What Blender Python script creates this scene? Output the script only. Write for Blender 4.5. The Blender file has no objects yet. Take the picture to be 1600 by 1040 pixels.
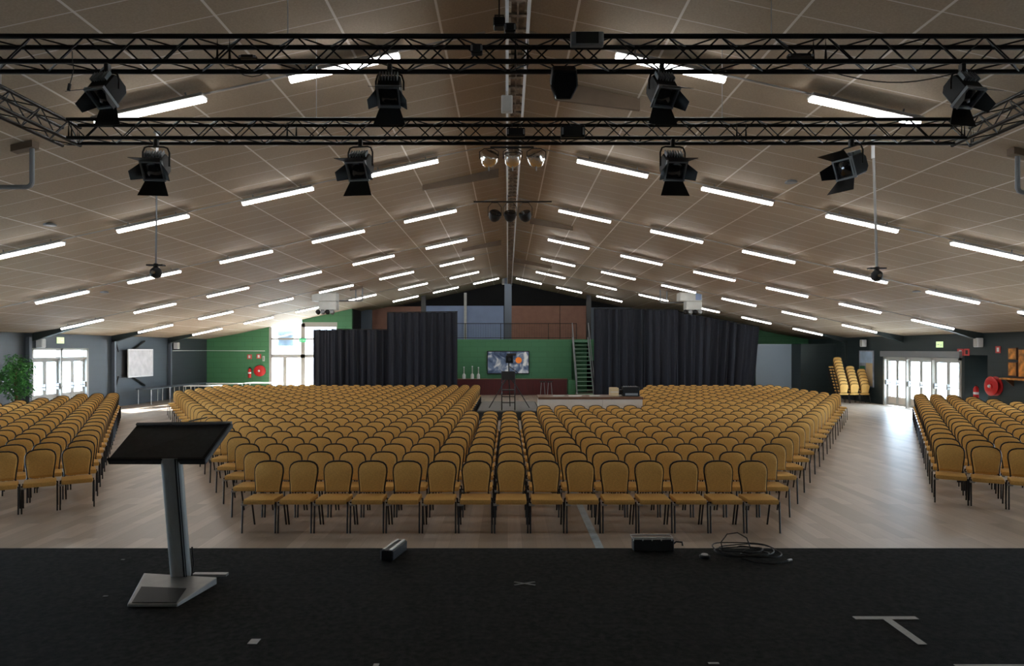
import bpy, bmesh, math, random
from mathutils import Vector, Matrix
random.seed(7)
scn = bpy.context.scene
COL = scn.collection
F, VX, VY, CAMZ = 1067.0, 793.0, 546.0, 2.544
STG = 0.804                      # stage height
PI = math.pi
R = math.radians

def at(x, y, D):
    """world point that stands at depth D along the hall's axis"""
    return Vector(((x - VX) * D / F, D, CAMZ - (y - VY) * D / F))
def onL(x, y, X=-17.4):
    D = X * F / (x - VX); return Vector((X, D, CAMZ - (y - VY) * D / F))
def onR(x, y, X=17.4): return onL(x, y, X)
def ceil_z(X):
    a = abs(X)
    return 6.89 - 0.22 * a if a < 15.6 else 6.89 - 0.22 * 15.6 - (a - 15.6) * 0.17

# ------------------------------------------------------------------ materials
def nt(name):
    m = bpy.data.materials.new(name); m.use_nodes = True
    t = m.node_tree; return m, t, t.nodes, t.links, t.nodes['Principled BSDF']
def mat(name, col, rough=0.5, metal=0.0, noise=0.0, scale=20.0, spec=0.5, bump=0.0, emis=None, es=0.0, stretch=None, alpha=None):
    m, t, N, L, b = nt(name)
    b.inputs['Roughness'].default_value = rough
    b.inputs['Metallic'].default_value = metal
    b.inputs['Specular IOR Level'].default_value = spec
    c = (*col, 1)
    b.inputs['Base Color'].default_value = c
    if emis:
        b.inputs['Emission Color'].default_value = (*emis, 1); b.inputs['Emission Strength'].default_value = es
    if noise > 0 or bump > 0:
        tc = N.new('ShaderNodeTexCoord'); nz = N.new('ShaderNodeTexNoise')
        nz.inputs['Scale'].default_value = scale; nz.inputs['Detail'].default_value = 4
        src = tc.outputs['Object']
        if stretch:
            mp = N.new('ShaderNodeMapping'); mp.inputs['Scale'].default_value = stretch
            L.new(src, mp.inputs['Vector']); src = mp.outputs['Vector']
        L.new(src, nz.inputs['Vector'])
        if noise > 0:
            rp = N.new('ShaderNodeValToRGB')
            rp.color_ramp.elements[0].position = 0.3; rp.color_ramp.elements[1].position = 0.7
            rp.color_ramp.elements[0].color = (*[max(0, v * (1 - noise)) for v in col], 1)
            rp.color_ramp.elements[1].color = (*[min(1, v * (1 + noise)) for v in col], 1)
            L.new(nz.outputs['Fac'], rp.inputs['Fac']); L.new(rp.outputs['Color'], b.inputs['Base Color'])
        if bump > 0:
            bp = N.new('ShaderNodeBump'); bp.inputs['Strength'].default_value = bump; bp.inputs['Distance'].default_value = 0.01
            L.new(nz.outputs['Fac'], bp.inputs['Height']); L.new(bp.outputs['Normal'], b.inputs['Normal'])
    return m

def mathn(N, L, op, a, b=None):
    n = N.new('ShaderNodeMath'); n.operation = op
    for i, v in enumerate((a, b)):
        if v is None: continue
        if isinstance(v, (int, float)): n.inputs[i].default_value = v
        else: L.new(v, n.inputs[i])
    return n.outputs[0]
def mixc(N, L, fac, a, b):
    n = N.new('ShaderNodeMix'); n.data_type = 'RGBA'
    if isinstance(fac, (int, float)): n.inputs[0].default_value = fac
    else: L.new(fac, n.inputs[0])
    for i, v in ((6, a), (7, b)):
        if isinstance(v, tuple): n.inputs[i].default_value = (*v, 1)
        else: L.new(v, n.inputs[i])
    return n.outputs[2]
def seam(N, L, coord, period, offset, width):
    f = mathn(N, L, 'FRACT', mathn(N, L, 'DIVIDE', mathn(N, L, 'ADD', coord, 100 * period - offset), period))
    d = mathn(N, L, 'ABSOLUTE', mathn(N, L, 'SUBTRACT', f, 0.5))
    return mathn(N, L, 'GREATER_THAN', d, 0.5 - width / period / 2)

CEIL_COL = (0.40, 0.312, 0.222)
def ceiling_mat():
    m, t, N, L, b = nt('fibreboard_ceiling')
    tc = N.new('ShaderNodeTexCoord'); s = N.new('ShaderNodeSeparateXYZ'); L.new(tc.outputs['Object'], s.inputs[0])
    ax = mathn(N, L, 'ABSOLUTE', s.outputs['X'])
    s1 = seam(N, L, ax, 1.165, 0.86, 0.030)
    s2 = seam(N, L, s.outputs['Y'], 0.6, 0.25, 0.016)
    nz = N.new('ShaderNodeTexNoise'); nz.inputs['Scale'].default_value = 45; nz.inputs['Detail'].default_value = 6
    L.new(tc.outputs['Object'], nz.inputs['Vector'])
    big = N.new('ShaderNodeTexNoise'); big.inputs['Scale'].default_value = 0.5; L.new(tc.outputs['Object'], big.inputs['Vector'])
    c = mixc(N, L, nz.outputs['Fac'], tuple(v * 0.72 for v in CEIL_COL), tuple(v * 1.28 for v in CEIL_COL))
    c = mixc(N, L, mathn(N, L, 'MULTIPLY', big.outputs['Fac'], 0.25), c, tuple(v * 0.7 for v in CEIL_COL))
    c = mixc(N, L, mathn(N, L, 'MULTIPLY', s2, 0.8), c, (0.72, 0.65, 0.58))
    c = mixc(N, L, mathn(N, L, 'MULTIPLY', s1, 0.9), c, (0.78, 0.72, 0.65))
    L.new(c, b.inputs['Base Color']); b.inputs['Roughness'].default_value = 0.75
    b.inputs['Specular IOR Level'].default_value = 0.25
    return m
def floor_mat():
    m, t, N, L, b = nt('laminate_floor')
    tc = N.new('ShaderNodeTexCoord')
    mp = N.new('ShaderNodeMapping'); mp.inputs['Rotation'].default_value = (0, 0, R(90)); L.new(tc.outputs['Object'], mp.inputs['Vector'])
    br = N.new('ShaderNodeTexBrick'); br.inputs['Scale'].default_value = 1.0
    br.inputs['Brick Width'].default_value = 1.25; br.inputs['Row Height'].default_value = 0.19
    br.inputs['Mortar Size'].default_value = 0.002; br.offset = 0.37
    br.inputs['Color1'].default_value = (0.53, 0.44, 0.36, 1); br.inputs['Color2'].default_value = (0.30, 0.24, 0.185, 1)
    br.inputs['Mortar'].default_value = (0.25, 0.20, 0.16, 1)
    L.new(mp.outputs['Vector'], br.inputs['Vector'])
    m2 = N.new('ShaderNodeMapping'); m2.inputs['Scale'].default_value = (14, 0.9, 1); L.new(tc.outputs['Object'], m2.inputs['Vector'])
    nz = N.new('ShaderNodeTexNoise'); nz.inputs['Scale'].default_value = 1.6; nz.inputs['Detail'].default_value = 6; L.new(m2.outputs['Vector'], nz.inputs['Vector'])
    c = mixc(N, L, mathn(N, L, 'MULTIPLY', nz.outputs['Fac'], 0.7), br.outputs['Color'], (0.27, 0.215, 0.165))
    L.new(c, b.inputs['Base Color'])
    b.inputs['Roughness'].default_value = 0.36; b.inputs['Specular IOR Level'].default_value = 0.5
    return m
def carpet_mat():
    m, t, N, L, b = nt('black_carpet')
    tc = N.new('ShaderNodeTexCoord')
    nz = N.new('ShaderNodeTexNoise'); nz.inputs['Scale'].default_value = 260; nz.inputs['Detail'].default_value = 3; L.new(tc.outputs['Object'], nz.inputs['Vector'])
    n2 = N.new('ShaderNodeTexNoise'); n2.inputs['Scale'].default_value = 28; n2.inputs['Detail'].default_value = 5; L.new(tc.outputs['Object'], n2.inputs['Vector'])
    f = mathn(N, L, 'MULTIPLY', nz.outputs['Fac'], n2.outputs['Fac'])
    rp = N.new('ShaderNodeValToRGB'); rp.color_ramp.elements[0].position = 0.12; rp.color_ramp.elements[1].position = 0.45
    rp.color_ramp.elements[0].color = (0.008, 0.008, 0.007, 1); rp.color_ramp.elements[1].color = (0.042, 0.041, 0.035, 1)
    L.new(f, rp.inputs['Fac'])
    s = N.new('ShaderNodeSeparateXYZ'); L.new(tc.outputs['Object'], s.inputs[0])
    sm = seam(N, L, s.outputs['Y'], 0.97, 5.07, 0.006)
    c = mixc(N, L, mathn(N, L, 'MULTIPLY', sm, 0.6), rp.outputs['Color'], (0.006, 0.006, 0.006))
    L.new(c, b.inputs['Base Color']); b.inputs['Roughness'].default_value = 0.95; b.inputs['Specular IOR Level'].default_value = 0.1
    bp = N.new('ShaderNodeBump'); bp.inputs['Strength'].default_value = 0.5; bp.inputs['Distance'].default_value = 0.006
    L.new(nz.outputs['Fac'], bp.inputs['Height']); L.new(bp.outputs['Normal'], b.inputs['Normal'])
    return m
def block_wall_mat(name, col, k=0.8):
    m, t, N, L, b = nt(name)
    tc = N.new('ShaderNodeTexCoord'); s = N.new('ShaderNodeSeparateXYZ'); L.new(tc.outputs['Object'], s.inputs[0])
    cb = N.new('ShaderNodeCombineXYZ')
    L.new(mathn(N, L, 'ADD', s.outputs['X'], s.outputs['Y']), cb.inputs[0]); L.new(s.outputs['Z'], cb.inputs[1])
    br = N.new('ShaderNodeTexBrick'); br.inputs['Scale'].default_value = 1
    br.inputs['Brick Width'].default_value = 0.9; br.inputs['Row Height'].default_value = 0.3; br.inputs['Mortar Size'].default_value = 0.012
    br.inputs['Color1'].default_value = (*col, 1); br.inputs['Color2'].default_value = (*[v * 0.93 for v in col], 1)
    br.inputs['Mortar'].default_value = (*[v * k for v in col], 1)
    L.new(cb.outputs[0], br.inputs['Vector']); L.new(br.outputs['Color'], b.inputs['Base Color'])
    b.inputs['Roughness'].default_value = 0.55
    return m
def glass_mat():
    m, t, N, L, b = nt('clear_glass')
    N.remove(b)
    o = N['Material Output']
    tr = N.new('ShaderNodeBsdfTransparent'); tr.inputs['Color'].default_value = (0.93, 0.97, 1.0, 1)
    gl = N.new('ShaderNodeBsdfGlossy'); gl.inputs['Roughness'].default_value = 0.05
    mx = N.new('ShaderNodeMixShader'); mx.inputs[0].default_value = 0.06
    L.new(tr.outputs[0], mx.inputs[1]); L.new(gl.outputs[0], mx.inputs[2]); L.new(mx.outputs[0], o.inputs['Surface'])
    return m
def screen_mat():
    m, t, N, L, b = nt('screen_picture')
    tc = N.new('ShaderNodeTexCoord')
    nz = N.new('ShaderNodeTexNoise'); nz.inputs['Scale'].default_value = 1.5; nz.inputs['Detail'].default_value = 6; nz.inputs['Distortion'].default_value = 1.2
    L.new(tc.outputs['Object'], nz.inputs['Vector'])
    rp = N.new('ShaderNodeValToRGB'); e = rp.color_ramp.elements
    e[0].position = 0.40; e[0].color = (0.035, 0.055, 0.10, 1); e[1].position = 0.66; e[1].color = (0.62, 0.62, 0.60, 1)
    x = e.new(0.53); x.color = (0.12, 0.16, 0.24, 1)
    L.new(nz.outputs['Fac'], rp.inputs['Fac'])
    s = N.new('ShaderNodeSeparateXYZ'); L.new(tc.outputs['Object'], s.inputs[0])
    dx = mathn(N, L, 'SUBTRACT', s.outputs['X'], 0.61); dz = mathn(N, L, 'SUBTRACT', s.outputs['Z'], 0.13)
    d = mathn(N, L, 'ADD', mathn(N, L, 'MULTIPLY', dx, dx), mathn(N, L, 'MULTIPLY', dz, dz))
    c = mixc(N, L, mathn(N, L, 'LESS_THAN', d, 0.033), rp.outputs['Color'], (0.85, 0.22, 0.03))
    L.new(c, b.inputs['Base Color']); L.new(c, b.inputs['Emission Color']); b.inputs['Emission Strength'].default_value = 0.07
    b.inputs['Roughness'].default_value = 0.2
    return m

M = dict(
    ceiling=ceiling_mat(), floor=floor_mat(), carpet=carpet_mat(), glass=glass_mat(), screen=screen_mat(),
    fabric=mat('mustard_fabric', (0.62, 0.355, 0.105), 0.9, noise=0.12, scale=60, spec=0.2, bump=0.15),
    leg=mat('dark_brown_metal', (0.016, 0.012, 0.010), 0.45, metal=0.1, spec=0.35),
    clip=mat('grey_clip', (0.35, 0.34, 0.32), 0.4, metal=0.8),
    black=mat('black_metal', (0.012, 0.012, 0.012), 0.5, noise=0.2, scale=8),
    truss=mat('black_truss_paint', (0.008, 0.0075, 0.007), 0.5, noise=0.3, scale=6, spec=0.25),
    blackplastic=mat('black_plastic', (0.008, 0.008, 0.0085), 0.55, spec=0.3),
    lectern_top=mat('black_board', (0.046, 0.046, 0.047), 0.5, noise=0.15, scale=30),
    pole=mat('grey_column_metal', (0.33, 0.335, 0.315), 0.5, metal=0.1, noise=0.06, scale=12, stretch=(8, 8, 0.4)),
    basemetal=mat('grey_base_metal', (0.33, 0.325, 0.31), 0.45, metal=0.5, noise=0.08, scale=14),
    silver=mat('polished_silver', (0.75, 0.73, 0.70), 0.18, metal=1.0),
    steel=mat('galvanised_steel', (0.55, 0.55, 0.54), 0.4, metal=0.7, noise=0.1, scale=10),
    white=mat('white_paint', (0.78, 0.79, 0.80), 0.5),
    offwhite=mat('cream_panel', (0.62, 0.55, 0.47), 0.6, noise=0.05, scale=3),
    palegrey=mat('pale_grey_casing', (0.50, 0.50, 0.47), 0.55, noise=0.06, scale=6),
    midgrey=mat('mid_grey_paint', (0.22, 0.23, 0.24), 0.55),
    frame=mat('grey_white_frame', (0.42, 0.41, 0.38), 0.5),
    fixture=mat('light_housing_grey', (0.36, 0.35, 0.34), 0.5),
    tube=mat('glowing_diffuser', (0.9, 0.9, 0.9), 0.5, emis=(1.0, 0.985, 0.95), es=6.0),
    wall_left=block_wall_mat('slate_blue_wall', (0.031, 0.042, 0.054)),
    wall_right=block_wall_mat('dark_teal_wall', (0.024, 0.038, 0.040)),
    green=block_wall_mat('green_painted_wall', (0.075, 0.25, 0.118), 0.75),
    darkback=mat('black_gable', (0.006, 0.006, 0.007), 0.9),
    blue=mat('blue_grey_panel', (0.24, 0.31, 0.49), 0.6, noise=0.05, scale=2),
    brown=mat('rust_brown_panel', (0.27, 0.125, 0.085), 0.6, noise=0.1, scale=3),
    olive=mat('olive_board', (0.11, 0.075, 0.02), 0.7),
    slate=mat('slate_panel', (0.10, 0.125, 0.16), 0.6),
    curtain=mat('black_curtain', (0.026, 0.028, 0.037), 0.85, noise=0.15, scale=30, spec=0.2),
    ducts=mat('ridge_board_brown', (0.20, 0.145, 0.10), 0.8, noise=0.6, scale=9),
    hatch=mat('brown_hatch_board', (0.16, 0.112, 0.075), 0.7, noise=0.08, scale=6),
    red=mat('fire_red', (0.55, 0.02, 0.02), 0.35),
    darkred=mat('dark_red_front', (0.085, 0.008, 0.010), 0.5, noise=0.3, scale=6, stretch=(6, 6, 0.2)),
    signred=mat('red_sign', (0.60, 0.06, 0.06), 0.5),
    exitgreen=mat('green_exit_sign', (0.05, 0.40, 0.16), 0.4, emis=(0.10, 0.55, 0.25), es=0.15),
    exitlit=mat('pale_green_lit_sign', (0.55, 0.75, 0.35), 0.4, emis=(0.62, 0.85, 0.40), es=0.2),
    stairgreen=mat('green_tread', (0.30, 0.50, 0.36), 0.5),
    wood=mat('dark_wood_edge', (0.13, 0.055, 0.025), 0.45, noise=0.2, scale=12, stretch=(1, 8, 8)),
    orange=mat('serving_window_orange', (0.60, 0.24, 0.04), 0.5, noise=0.6, scale=5),
    leaf=mat('green_leaf', (0.09, 0.30, 0.07), 0.5, noise=0.5, scale=9),
    trunk=mat('brown_trunk', (0.22, 0.10, 0.055), 0.8, noise=0.2, scale=20),
    board=mat('map_board', (0.66, 0.64, 0.66), 0.5, noise=0.16, scale=3.5),
    poster=mat('poster_print', (0.33, 0.35, 0.42), 0.5, noise=0.5, scale=1.6),
    posterblue=mat('pale_blue_print', (0.40, 0.52, 0.66), 0.5, noise=0.2, scale=2),
    tape=mat('pale_blue_tape', (0.40, 0.47, 0.50), 0.6, noise=0.12, scale=9),
    whitetape=mat('white_tape', (0.46, 0.46, 0.44), 0.6, noise=0.1, scale=30),
    greytape=mat('worn_grey_tape', (0.20, 0.20, 0.19), 0.7, noise=0.3, scale=40),
    frost=mat('frosted_partition', (0.30, 0.38, 0.46), 0.35),
    riser=mat('grey_riser_carpet', (0.22, 0.22, 0.215), 0.9, noise=0.1, scale=20),
    riserdark=mat('dark_riser_edge', (0.035, 0.040, 0.042), 0.9),
    paper=mat('paper_white', (0.70, 0.68, 0.64), 0.7),
    cream=mat('cream_box', (0.62, 0.46, 0.26), 0.7),
    bottle=mat('white_bottle', (0.75, 0.76, 0.74), 0.3),
    lens=mat('dark_lens', (0.02, 0.02, 0.022), 0.12, spec=0.8),
)

# ------------------------------------------------------------------ mesh building
class MB:
    def __init__(s): s.v, s.f, s.m = [], [], []; s.cur = 0
    def add(s, vs, fs, T=None):
        b = len(s.v)
        s.v += [tuple(T @ Vector(v)) for v in vs] if T is not None else [tuple(v) for v in vs]
        s.f += [tuple(b + i for i in f) for f in fs]; s.m += [s.cur] * len(fs)
        return s
    def box(s, c, d, T=None):
        x, y, z = (k / 2 for k in d); cx, cy, cz = c
        vs = [(cx + a * x, cy + b * y, cz + e * z) for a in (-1, 1) for b in (-1, 1) for e in (-1, 1)]
        return s.add(vs, [(0, 1, 3, 2), (4, 6, 7, 5), (0, 4, 5, 1), (2, 3, 7, 6), (0, 2, 6, 4), (1, 5, 7, 3)], T)
    def bb(s, lo, hi, T=None):
        return s.box([(a + b) / 2 for a, b in zip(lo, hi)], [abs(b - a) for a, b in zip(lo, hi)], T)
    def prism(s, poly, d0, d1, ax='y', T=None):
        """poly in the two other axes, extruded along ax from d0 to d1"""
        def p(a, b, d): return {'y': (a, d, b), 'x': (d, a, b), 'z': (a, b, d)}[ax]
        n = len(poly)
        vs = [p(a, b, d0) for a, b in poly] + [p(a, b, d1) for a, b in poly]
        fs = [tuple(range(n))[::-1], tuple(range(n, 2 * n))] + [(i, (i + 1) % n, n + (i + 1) % n, n + i) for i in range(n)]
        return s.add(vs, fs, T)
    def tube(s, pts, r, n=6, closed=False, T=None, r2=None):
        pts = [Vector(p) for p in pts]; k = len(pts); vs, fs = [], []
        up = None
        for i, p in enumerate(pts):
            a = pts[i - 1] if (i > 0 or closed) else p
            b = pts[(i + 1) % k] if (i < k - 1 or closed) else p
            t = (b - a).normalized()
            if up is None:
                up = Vector((0, 0, 1)) if abs(t.z) < 0.9 else Vector((1, 0, 0))
            u = t.cross(up).normalized(); w = u.cross(t).normalized(); up = w
            rr = r if r2 is None else r + (r2 - r) * i / max(1, k - 1)
            vs += [p + (u * math.cos(2 * PI * j / n) + w * math.sin(2 * PI * j / n)) * rr for j in range(n)]
        for i in range(k if closed else k - 1):
            q = (i + 1) % k
            fs += [(i * n + j, i * n + (j + 1) % n, q * n + (j + 1) % n, q * n + j) for j in range(n)]
        if not closed: fs += [tuple(range(n))[::-1], tuple(range((k - 1) * n, k * n))]
        return s.add(vs, fs, T)
    def lathe(s, prof, n=16, T=None):
        """prof: (radius, z) pairs about the z axis"""
        vs = [(r * math.cos(2 * PI * j / n), r * math.sin(2 * PI * j / n), z) for r, z in prof for j in range(n)]
        k = len(prof)
        fs = [(i * n + j, i * n + (j + 1) % n, (i + 1) * n + (j + 1) % n, (i + 1) * n + j) for i in range(k - 1) for j in range(n)]
        fs += [tuple(range(n))[::-1], tuple(range((k - 1) * n, k * n))]
        return s.add(vs, fs, T)
    def build(s, name, m, parent=None, bevel=0.0, seg=1, smooth=False, loc=None):
        me = bpy.data.meshes.new(name); me.from_pydata(s.v, [], s.f)
        mats = m if isinstance(m, (list, tuple)) else [m]
        for q in mats: me.materials.append(M[q])
        bm = bmesh.new(); bm.from_mesh(me)
        for i, fc in enumerate(bm.faces): fc.material_index = min(s.m[i], len(mats) - 1)
        if bevel > 0:
            es = [e for e in bm.edges if len(e.link_faces) == 2 and e.calc_face_angle(0) > 0.6]
            bmesh.ops.bevel(bm, geom=es, offset=bevel, segments=seg, affect='EDGES', profile=0.6)
        bmesh.ops.recalc_face_normals(bm, faces=bm.faces[:])
        if smooth:
            for fc in bm.faces: fc.smooth = True
        bm.to_mesh(me); bm.free()
        if smooth:
            try: me.set_sharp_from_angle(angle=R(40))
            except Exception: pass
        o = bpy.data.objects.new(name, me); COL.objects.link(o)
        if parent is not None: o.parent = parent
        if loc is not None: o.location = loc
        return o

def tag(o, label, cat, group=None, kind='thing'):
    o['label'] = label; o['category'] = cat; o['kind'] = kind
    if group: o['group'] = group
    return o
def thing(name, label, cat, loc=(0, 0, 0), rz=0, group=None):
    o = bpy.data.objects.new(name, None); COL.objects.link(o)
    o.location = loc; o.rotation_euler = (0, 0, rz); o.empty_display_size = 0.1
    return tag(o, label, cat, group)
def struct(o): o['kind'] = 'structure'; return o
def copy_thing(root, loc, rz, label, group=None, kids=None):
    r = root.copy(); COL.objects.link(r); r.location = loc; r.rotation_euler = (0, 0, rz); r['label'] = label
    if group: r['group'] = group
    for ch in (kids if kids is not None else list(root.children)):
        c = ch.copy(); COL.objects.link(c); c.parent = r
        for g in list(ch.children):
            d = g.copy(); COL.objects.link(d); d.parent = c
    return r
ORD = ['', 'first', 'second', 'third', 'fourth', 'fifth', 'sixth', 'seventh', 'eighth', 'ninth', 'tenth', 'eleventh', 'twelfth', 'thirteenth',
       'fourteenth', 'fifteenth', 'sixteenth', 'seventeenth', 'eighteenth', 'nineteenth', 'twentieth']

# ------------------------------------------------------------------ room shell
YB, YE, W = -4.0, 44.0, 17.4
fl = MB().bb((-W - 0.4, YB, -0.2), (W + 0.4, 39.75, 0.0)).bb((-9.2, 39.75, -0.2), (W + 0.4, YE, 0.0)).build('floor', 'floor'); struct(fl)
# outside ground
gr = MB().bb((-60, -30, -0.45), (-W - 0.4, 80, -0.25)).bb((W + 0.4, -30, -0.45), (60, 80, -0.25)).bb((-W - 0.4, YE + 0.4, -0.45), (W + 0.4, 80, -0.25)).bb((-W - 0.4, 39.75, -0.45), (-9.2, YE + .4, -0.25)).build('ground_outside', 'palegrey'); struct(gr)
# ceiling: two slopes and a flatter strip along each eave
XK = 15.6
prof = [(-W - 0.4, ceil_z(W + 0.4)), (-XK, ceil_z(XK)), (0, 6.89), (XK, ceil_z(XK)), (W + 0.4, ceil_z(W + 0.4))]
cm = MB().prism(prof + [(x, z + 0.25) for x, z in reversed(prof)], YB, 39.75, 'y')
prof2 = [(-9.2, ceil_z(9.2))] + prof[2:]
cm.prism(prof2 + [(x, z + 0.25) for x, z in reversed(prof2)], 39.75, YE, 'y')
struct(cm.build('ceiling', 'ceiling'))
st = MB().bb((-9, YB, 0.0), (9, 5.99, STG)).build('stage', 'carpet'); struct(st)
struct(MB().bb((-W, YB - 0.3, 0), (W, YB, 7.2)).build('wall_front', 'white'))  # unseen wall behind the camera, made white to bounce light forward
struct(MB().bb((-9.2, YE, 0), (W, YE + 0.3, 7.2)).bb((-9.2, 39.75, 0), (-9.0, YE, 5.0)).build('wall_back', 'darkback'))

DL0, DL1, DLZ = 24.9, 28.3, 2.60        # double doors in the left wall
def side_wall(name, X, t, m, holes):
    ys = sorted(holes); mb = MB(); y = YB
    for (a, b, z) in ys:
        mb.bb((X, y, 0), (X + t, a, 3.3)); mb.bb((X, a, z), (X + t, b, 3.3)); y = b
    mb.bb((X, y, 0), (X + t, YE if X > 0 else 39.75, 3.3))
    return struct(mb.build(name, m))
side_wall('wall_left', -W, -0.3, 'wall_left', [(7.0, 10.4, 2.6), (13.5, 16.9, 2.6), (DL0, DL1, DLZ)])  # the two holes nearest the stage take the added daylight glazing
DR0, DR1, DRZ = 26.15, 31.55, 2.22
RC0, RC1, RCZ = 24.75, 26.0, 2.34       # dark passage beside the right doors
side_wall('wall_right', W, 0.3, 'wall_right', [(7.0, 10.4, 2.6), (13.5, 16.9, 2.6), (RC0, RC1, RCZ), (DR0, DR1, DRZ)])  # here too the holes nearest the stage are added for daylight
ps = MB().bb((W + 1.6, RC0 - .1, 0), (W + 1.7, RC1 + .1, 2.6)).bb((W + .3, RC0 - .15, 0), (W + 1.7, RC0 - .02, 2.6)).bb((W + .3, RC1 + .02, 0), (W + 1.7, RC1 + .15, 2.6)).bb((W + .3, RC0 - .15, RCZ), (W + 1.7, RC1 + .15, 2.7)).build('wall_passage', 'wall_right'); struct(ps)

def leaf_door(root, X, sx, a, b, z, kick, ztr=None, bar_z=1.05, lower=None):
    """one glazed leaf in a side wall between depths a and b"""
    f = MB(); w = 0.10
    f.bb((X - .025, a, .02), (X + .025, a + w, z)); f.bb((X - .025, b - w, .02), (X + .025, b, z))
    f.bb((X - .025, a + w, z - w), (X + .025, b - w, z)); f.bb((X - .025, a + w, .02), (X + .025, b - w, .12))
    lf = f.build('door_leaf', 'frame', root)
    if kick > .12:
        MB().bb((X - .02, a + w, .12), (X + .02, b - w, kick)).build('kick_panel', lower or 'offwhite', lf)
    MB().bb((X - .006, a + w, max(kick, .12)), (X + .006, b - w, z - w)).build('pane', 'glass', lf)
    xb = X - sx * .09
    MB().tube([(xb, a + .05, bar_z), (xb, b - .05, bar_z)], .016).build('panic_bar', 'midgrey', lf)
    MB().bb((X - sx * .03, b - .09, bar_z - .1), (X - sx * .12, b - .02, bar_z + .12)).build('bar_box', 'midgrey', lf)
    return lf
for sx in (-1, 1):          # unseen side glazing nearer the stage, added to bring in more daylight
    for a in (7.0, 13.5):
        Xw = sx * (W + .1); o = MB()
        for y in (a, a + 1.66, a + 3.32): o.bb((Xw - .05, y, 0), (Xw + .05, y + .08, 2.6))
        o.bb((Xw - .05, a + .08, 2.52), (Xw + .05, a + 1.66, 2.6)).bb((Xw - .05, a + 1.74, 2.52), (Xw + .05, a + 3.32, 2.6)); o = struct(o.build('added_window', 'white'))
        MB().bb((Xw - .006, a + .08, 0), (Xw + .006, a + 3.32, 2.52)).build('pane', 'glass', o)
# left pair of double doors with transom lights
d1 = thing('door_1', 'white glazed double doors under exit sign, beside the potted tree', 'doors', (0, 0, 0)); struct(d1)
fr = MB(); X = -W - .1
for y in (DL0, (DL0 + DL1) / 2 - .06, DL1 - .12): fr.bb((X - .06, y, 0), (X + .14, y + .12, DLZ))
fr.bb((X - .06, DL0, DLZ - .08), (X + .14, DL1, DLZ)); fr.bb((X - .06, DL0 + .12, 2.17), (X + .1, DL1 - .12, 2.25))
fr.build('door_frame', 'frame', d1)
ym = (DL0 + DL1) / 2
MB().bb((X - .006, DL0 + .12, 2.25), (X + .006, ym - .06, DLZ - .08)).build('transom_pane', 'glass', d1)
MB().bb((X - .006, ym + .06, 2.25), (X + .006, DL1 - .12, DLZ - .08)).build('transom_pane', 'glass', d1)
for a, b in ((DL0 + .12, ym - .06), (ym + .06, DL1 - .12)):
    h = (a + b) / 2
    leaf_door(d1, X, -1, a, h, 2.17, .85, bar_z=1.12, lower='frame'); leaf_door(d1, X, -1, h, b, 2.17, .85, bar_z=1.12, lower='frame')
# right: three double doors in a row
d2 = thing('door_2', 'row of glazed white double doors with beige kick panels', 'doors', (0, 0, 0)); struct(d2)
fr = MB(); X = W + .1; n = (DR1 - DR0) / 3
for i in range(4): fr.bb((X - .15, DR0 + i * n - (.06 if 0 < i < 3 else 0) - (.12 if i == 3 else 0), 0), (X + .06, DR0 + i * n + (.06 if 0 < i < 3 else 0) + (.12 if i == 0 else 0), DRZ))
fr.bb((X - .15, DR0, DRZ - .1), (X + .06, DR1, DRZ)); fr.build('door_frame', 'frame', d2)
MB().bb((W - .14, DR0 - .05, DRZ + .01), (W - .003, DR1 + .1, DRZ + .26)).build('door_header', 'midgrey', d2)
for i in range(3):
    a, b = DR0 + i * n + (.12 if i == 0 else .06), DR0 + (i + 1) * n - (.12 if i == 2 else .06); h = (a + b) / 2
    leaf_door(d2, X, 1, a, h, DRZ - .1, .42); leaf_door(d2, X, 1, h, b, DRZ - .1, .42)

# end wall, hose-reel side: green, with tall glazing beside it
GY = 39.5
gx0, gx1 = -13.8, -9.85
def top(X): return ceil_z(X) + .05
gw = MB().prism([(-W, 0), (gx0, 0), (gx0, top(gx0)), (-XK, top(XK)), (-W, top(W))], GY, GY + .25, 'y')
gw.prism([(-11.9, 4.13), (gx1, 4.13), (gx1, top(gx1)), (-11.9, top(11.9))], GY, GY + .25, 'y')
gw.bb((gx1, GY, 0), (-9.0, GY + .25, top(9.0)))
struct(gw.build('wall_end_left', 'green'))
w1 = thing('window_1', 'tall white framed glazing with double door beside the green wall', 'window'); struct(w1)
fr = MB(); y0, y1 = GY + .02, GY + .14
xm = (473 - VX) * GY / F; xd = (445 - VX) * GY / F
fr.bb((gx0, y0, 0), (gx0 + .16, y1, ceil_z(gx0))); fr.bb((xm - .12, y0, 0), (xm + .12, y1, 4.05)); fr.bb((gx1 - .08, y0, 0), (gx1, y1, 4.13))
fr.bb((gx0 + .1, y0, 2.07), (gx1 - .08, y1, 2.27)); fr.bb((gx0 + .1, y0, 3.11), (gx1 - .08, y1, 3.22))
fr.bb((xd - .1, y0, 0), (xd + .1, y1, 2.07)); fr.bb((-11.9, y0, 3.85), (gx1 - .08, y1, 4.13))
fr.build('window_frame', 'frame', w1)
MB().prism([(gx0 + .1, 0), (gx1 - .08, 0), (gx1 - .08, 4.1), (-11.9, 4.1), (gx0 + .1, ceil_z(gx0))], GY + .07, GY + .08, 'y').build('pane', 'glass', w1)

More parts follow.
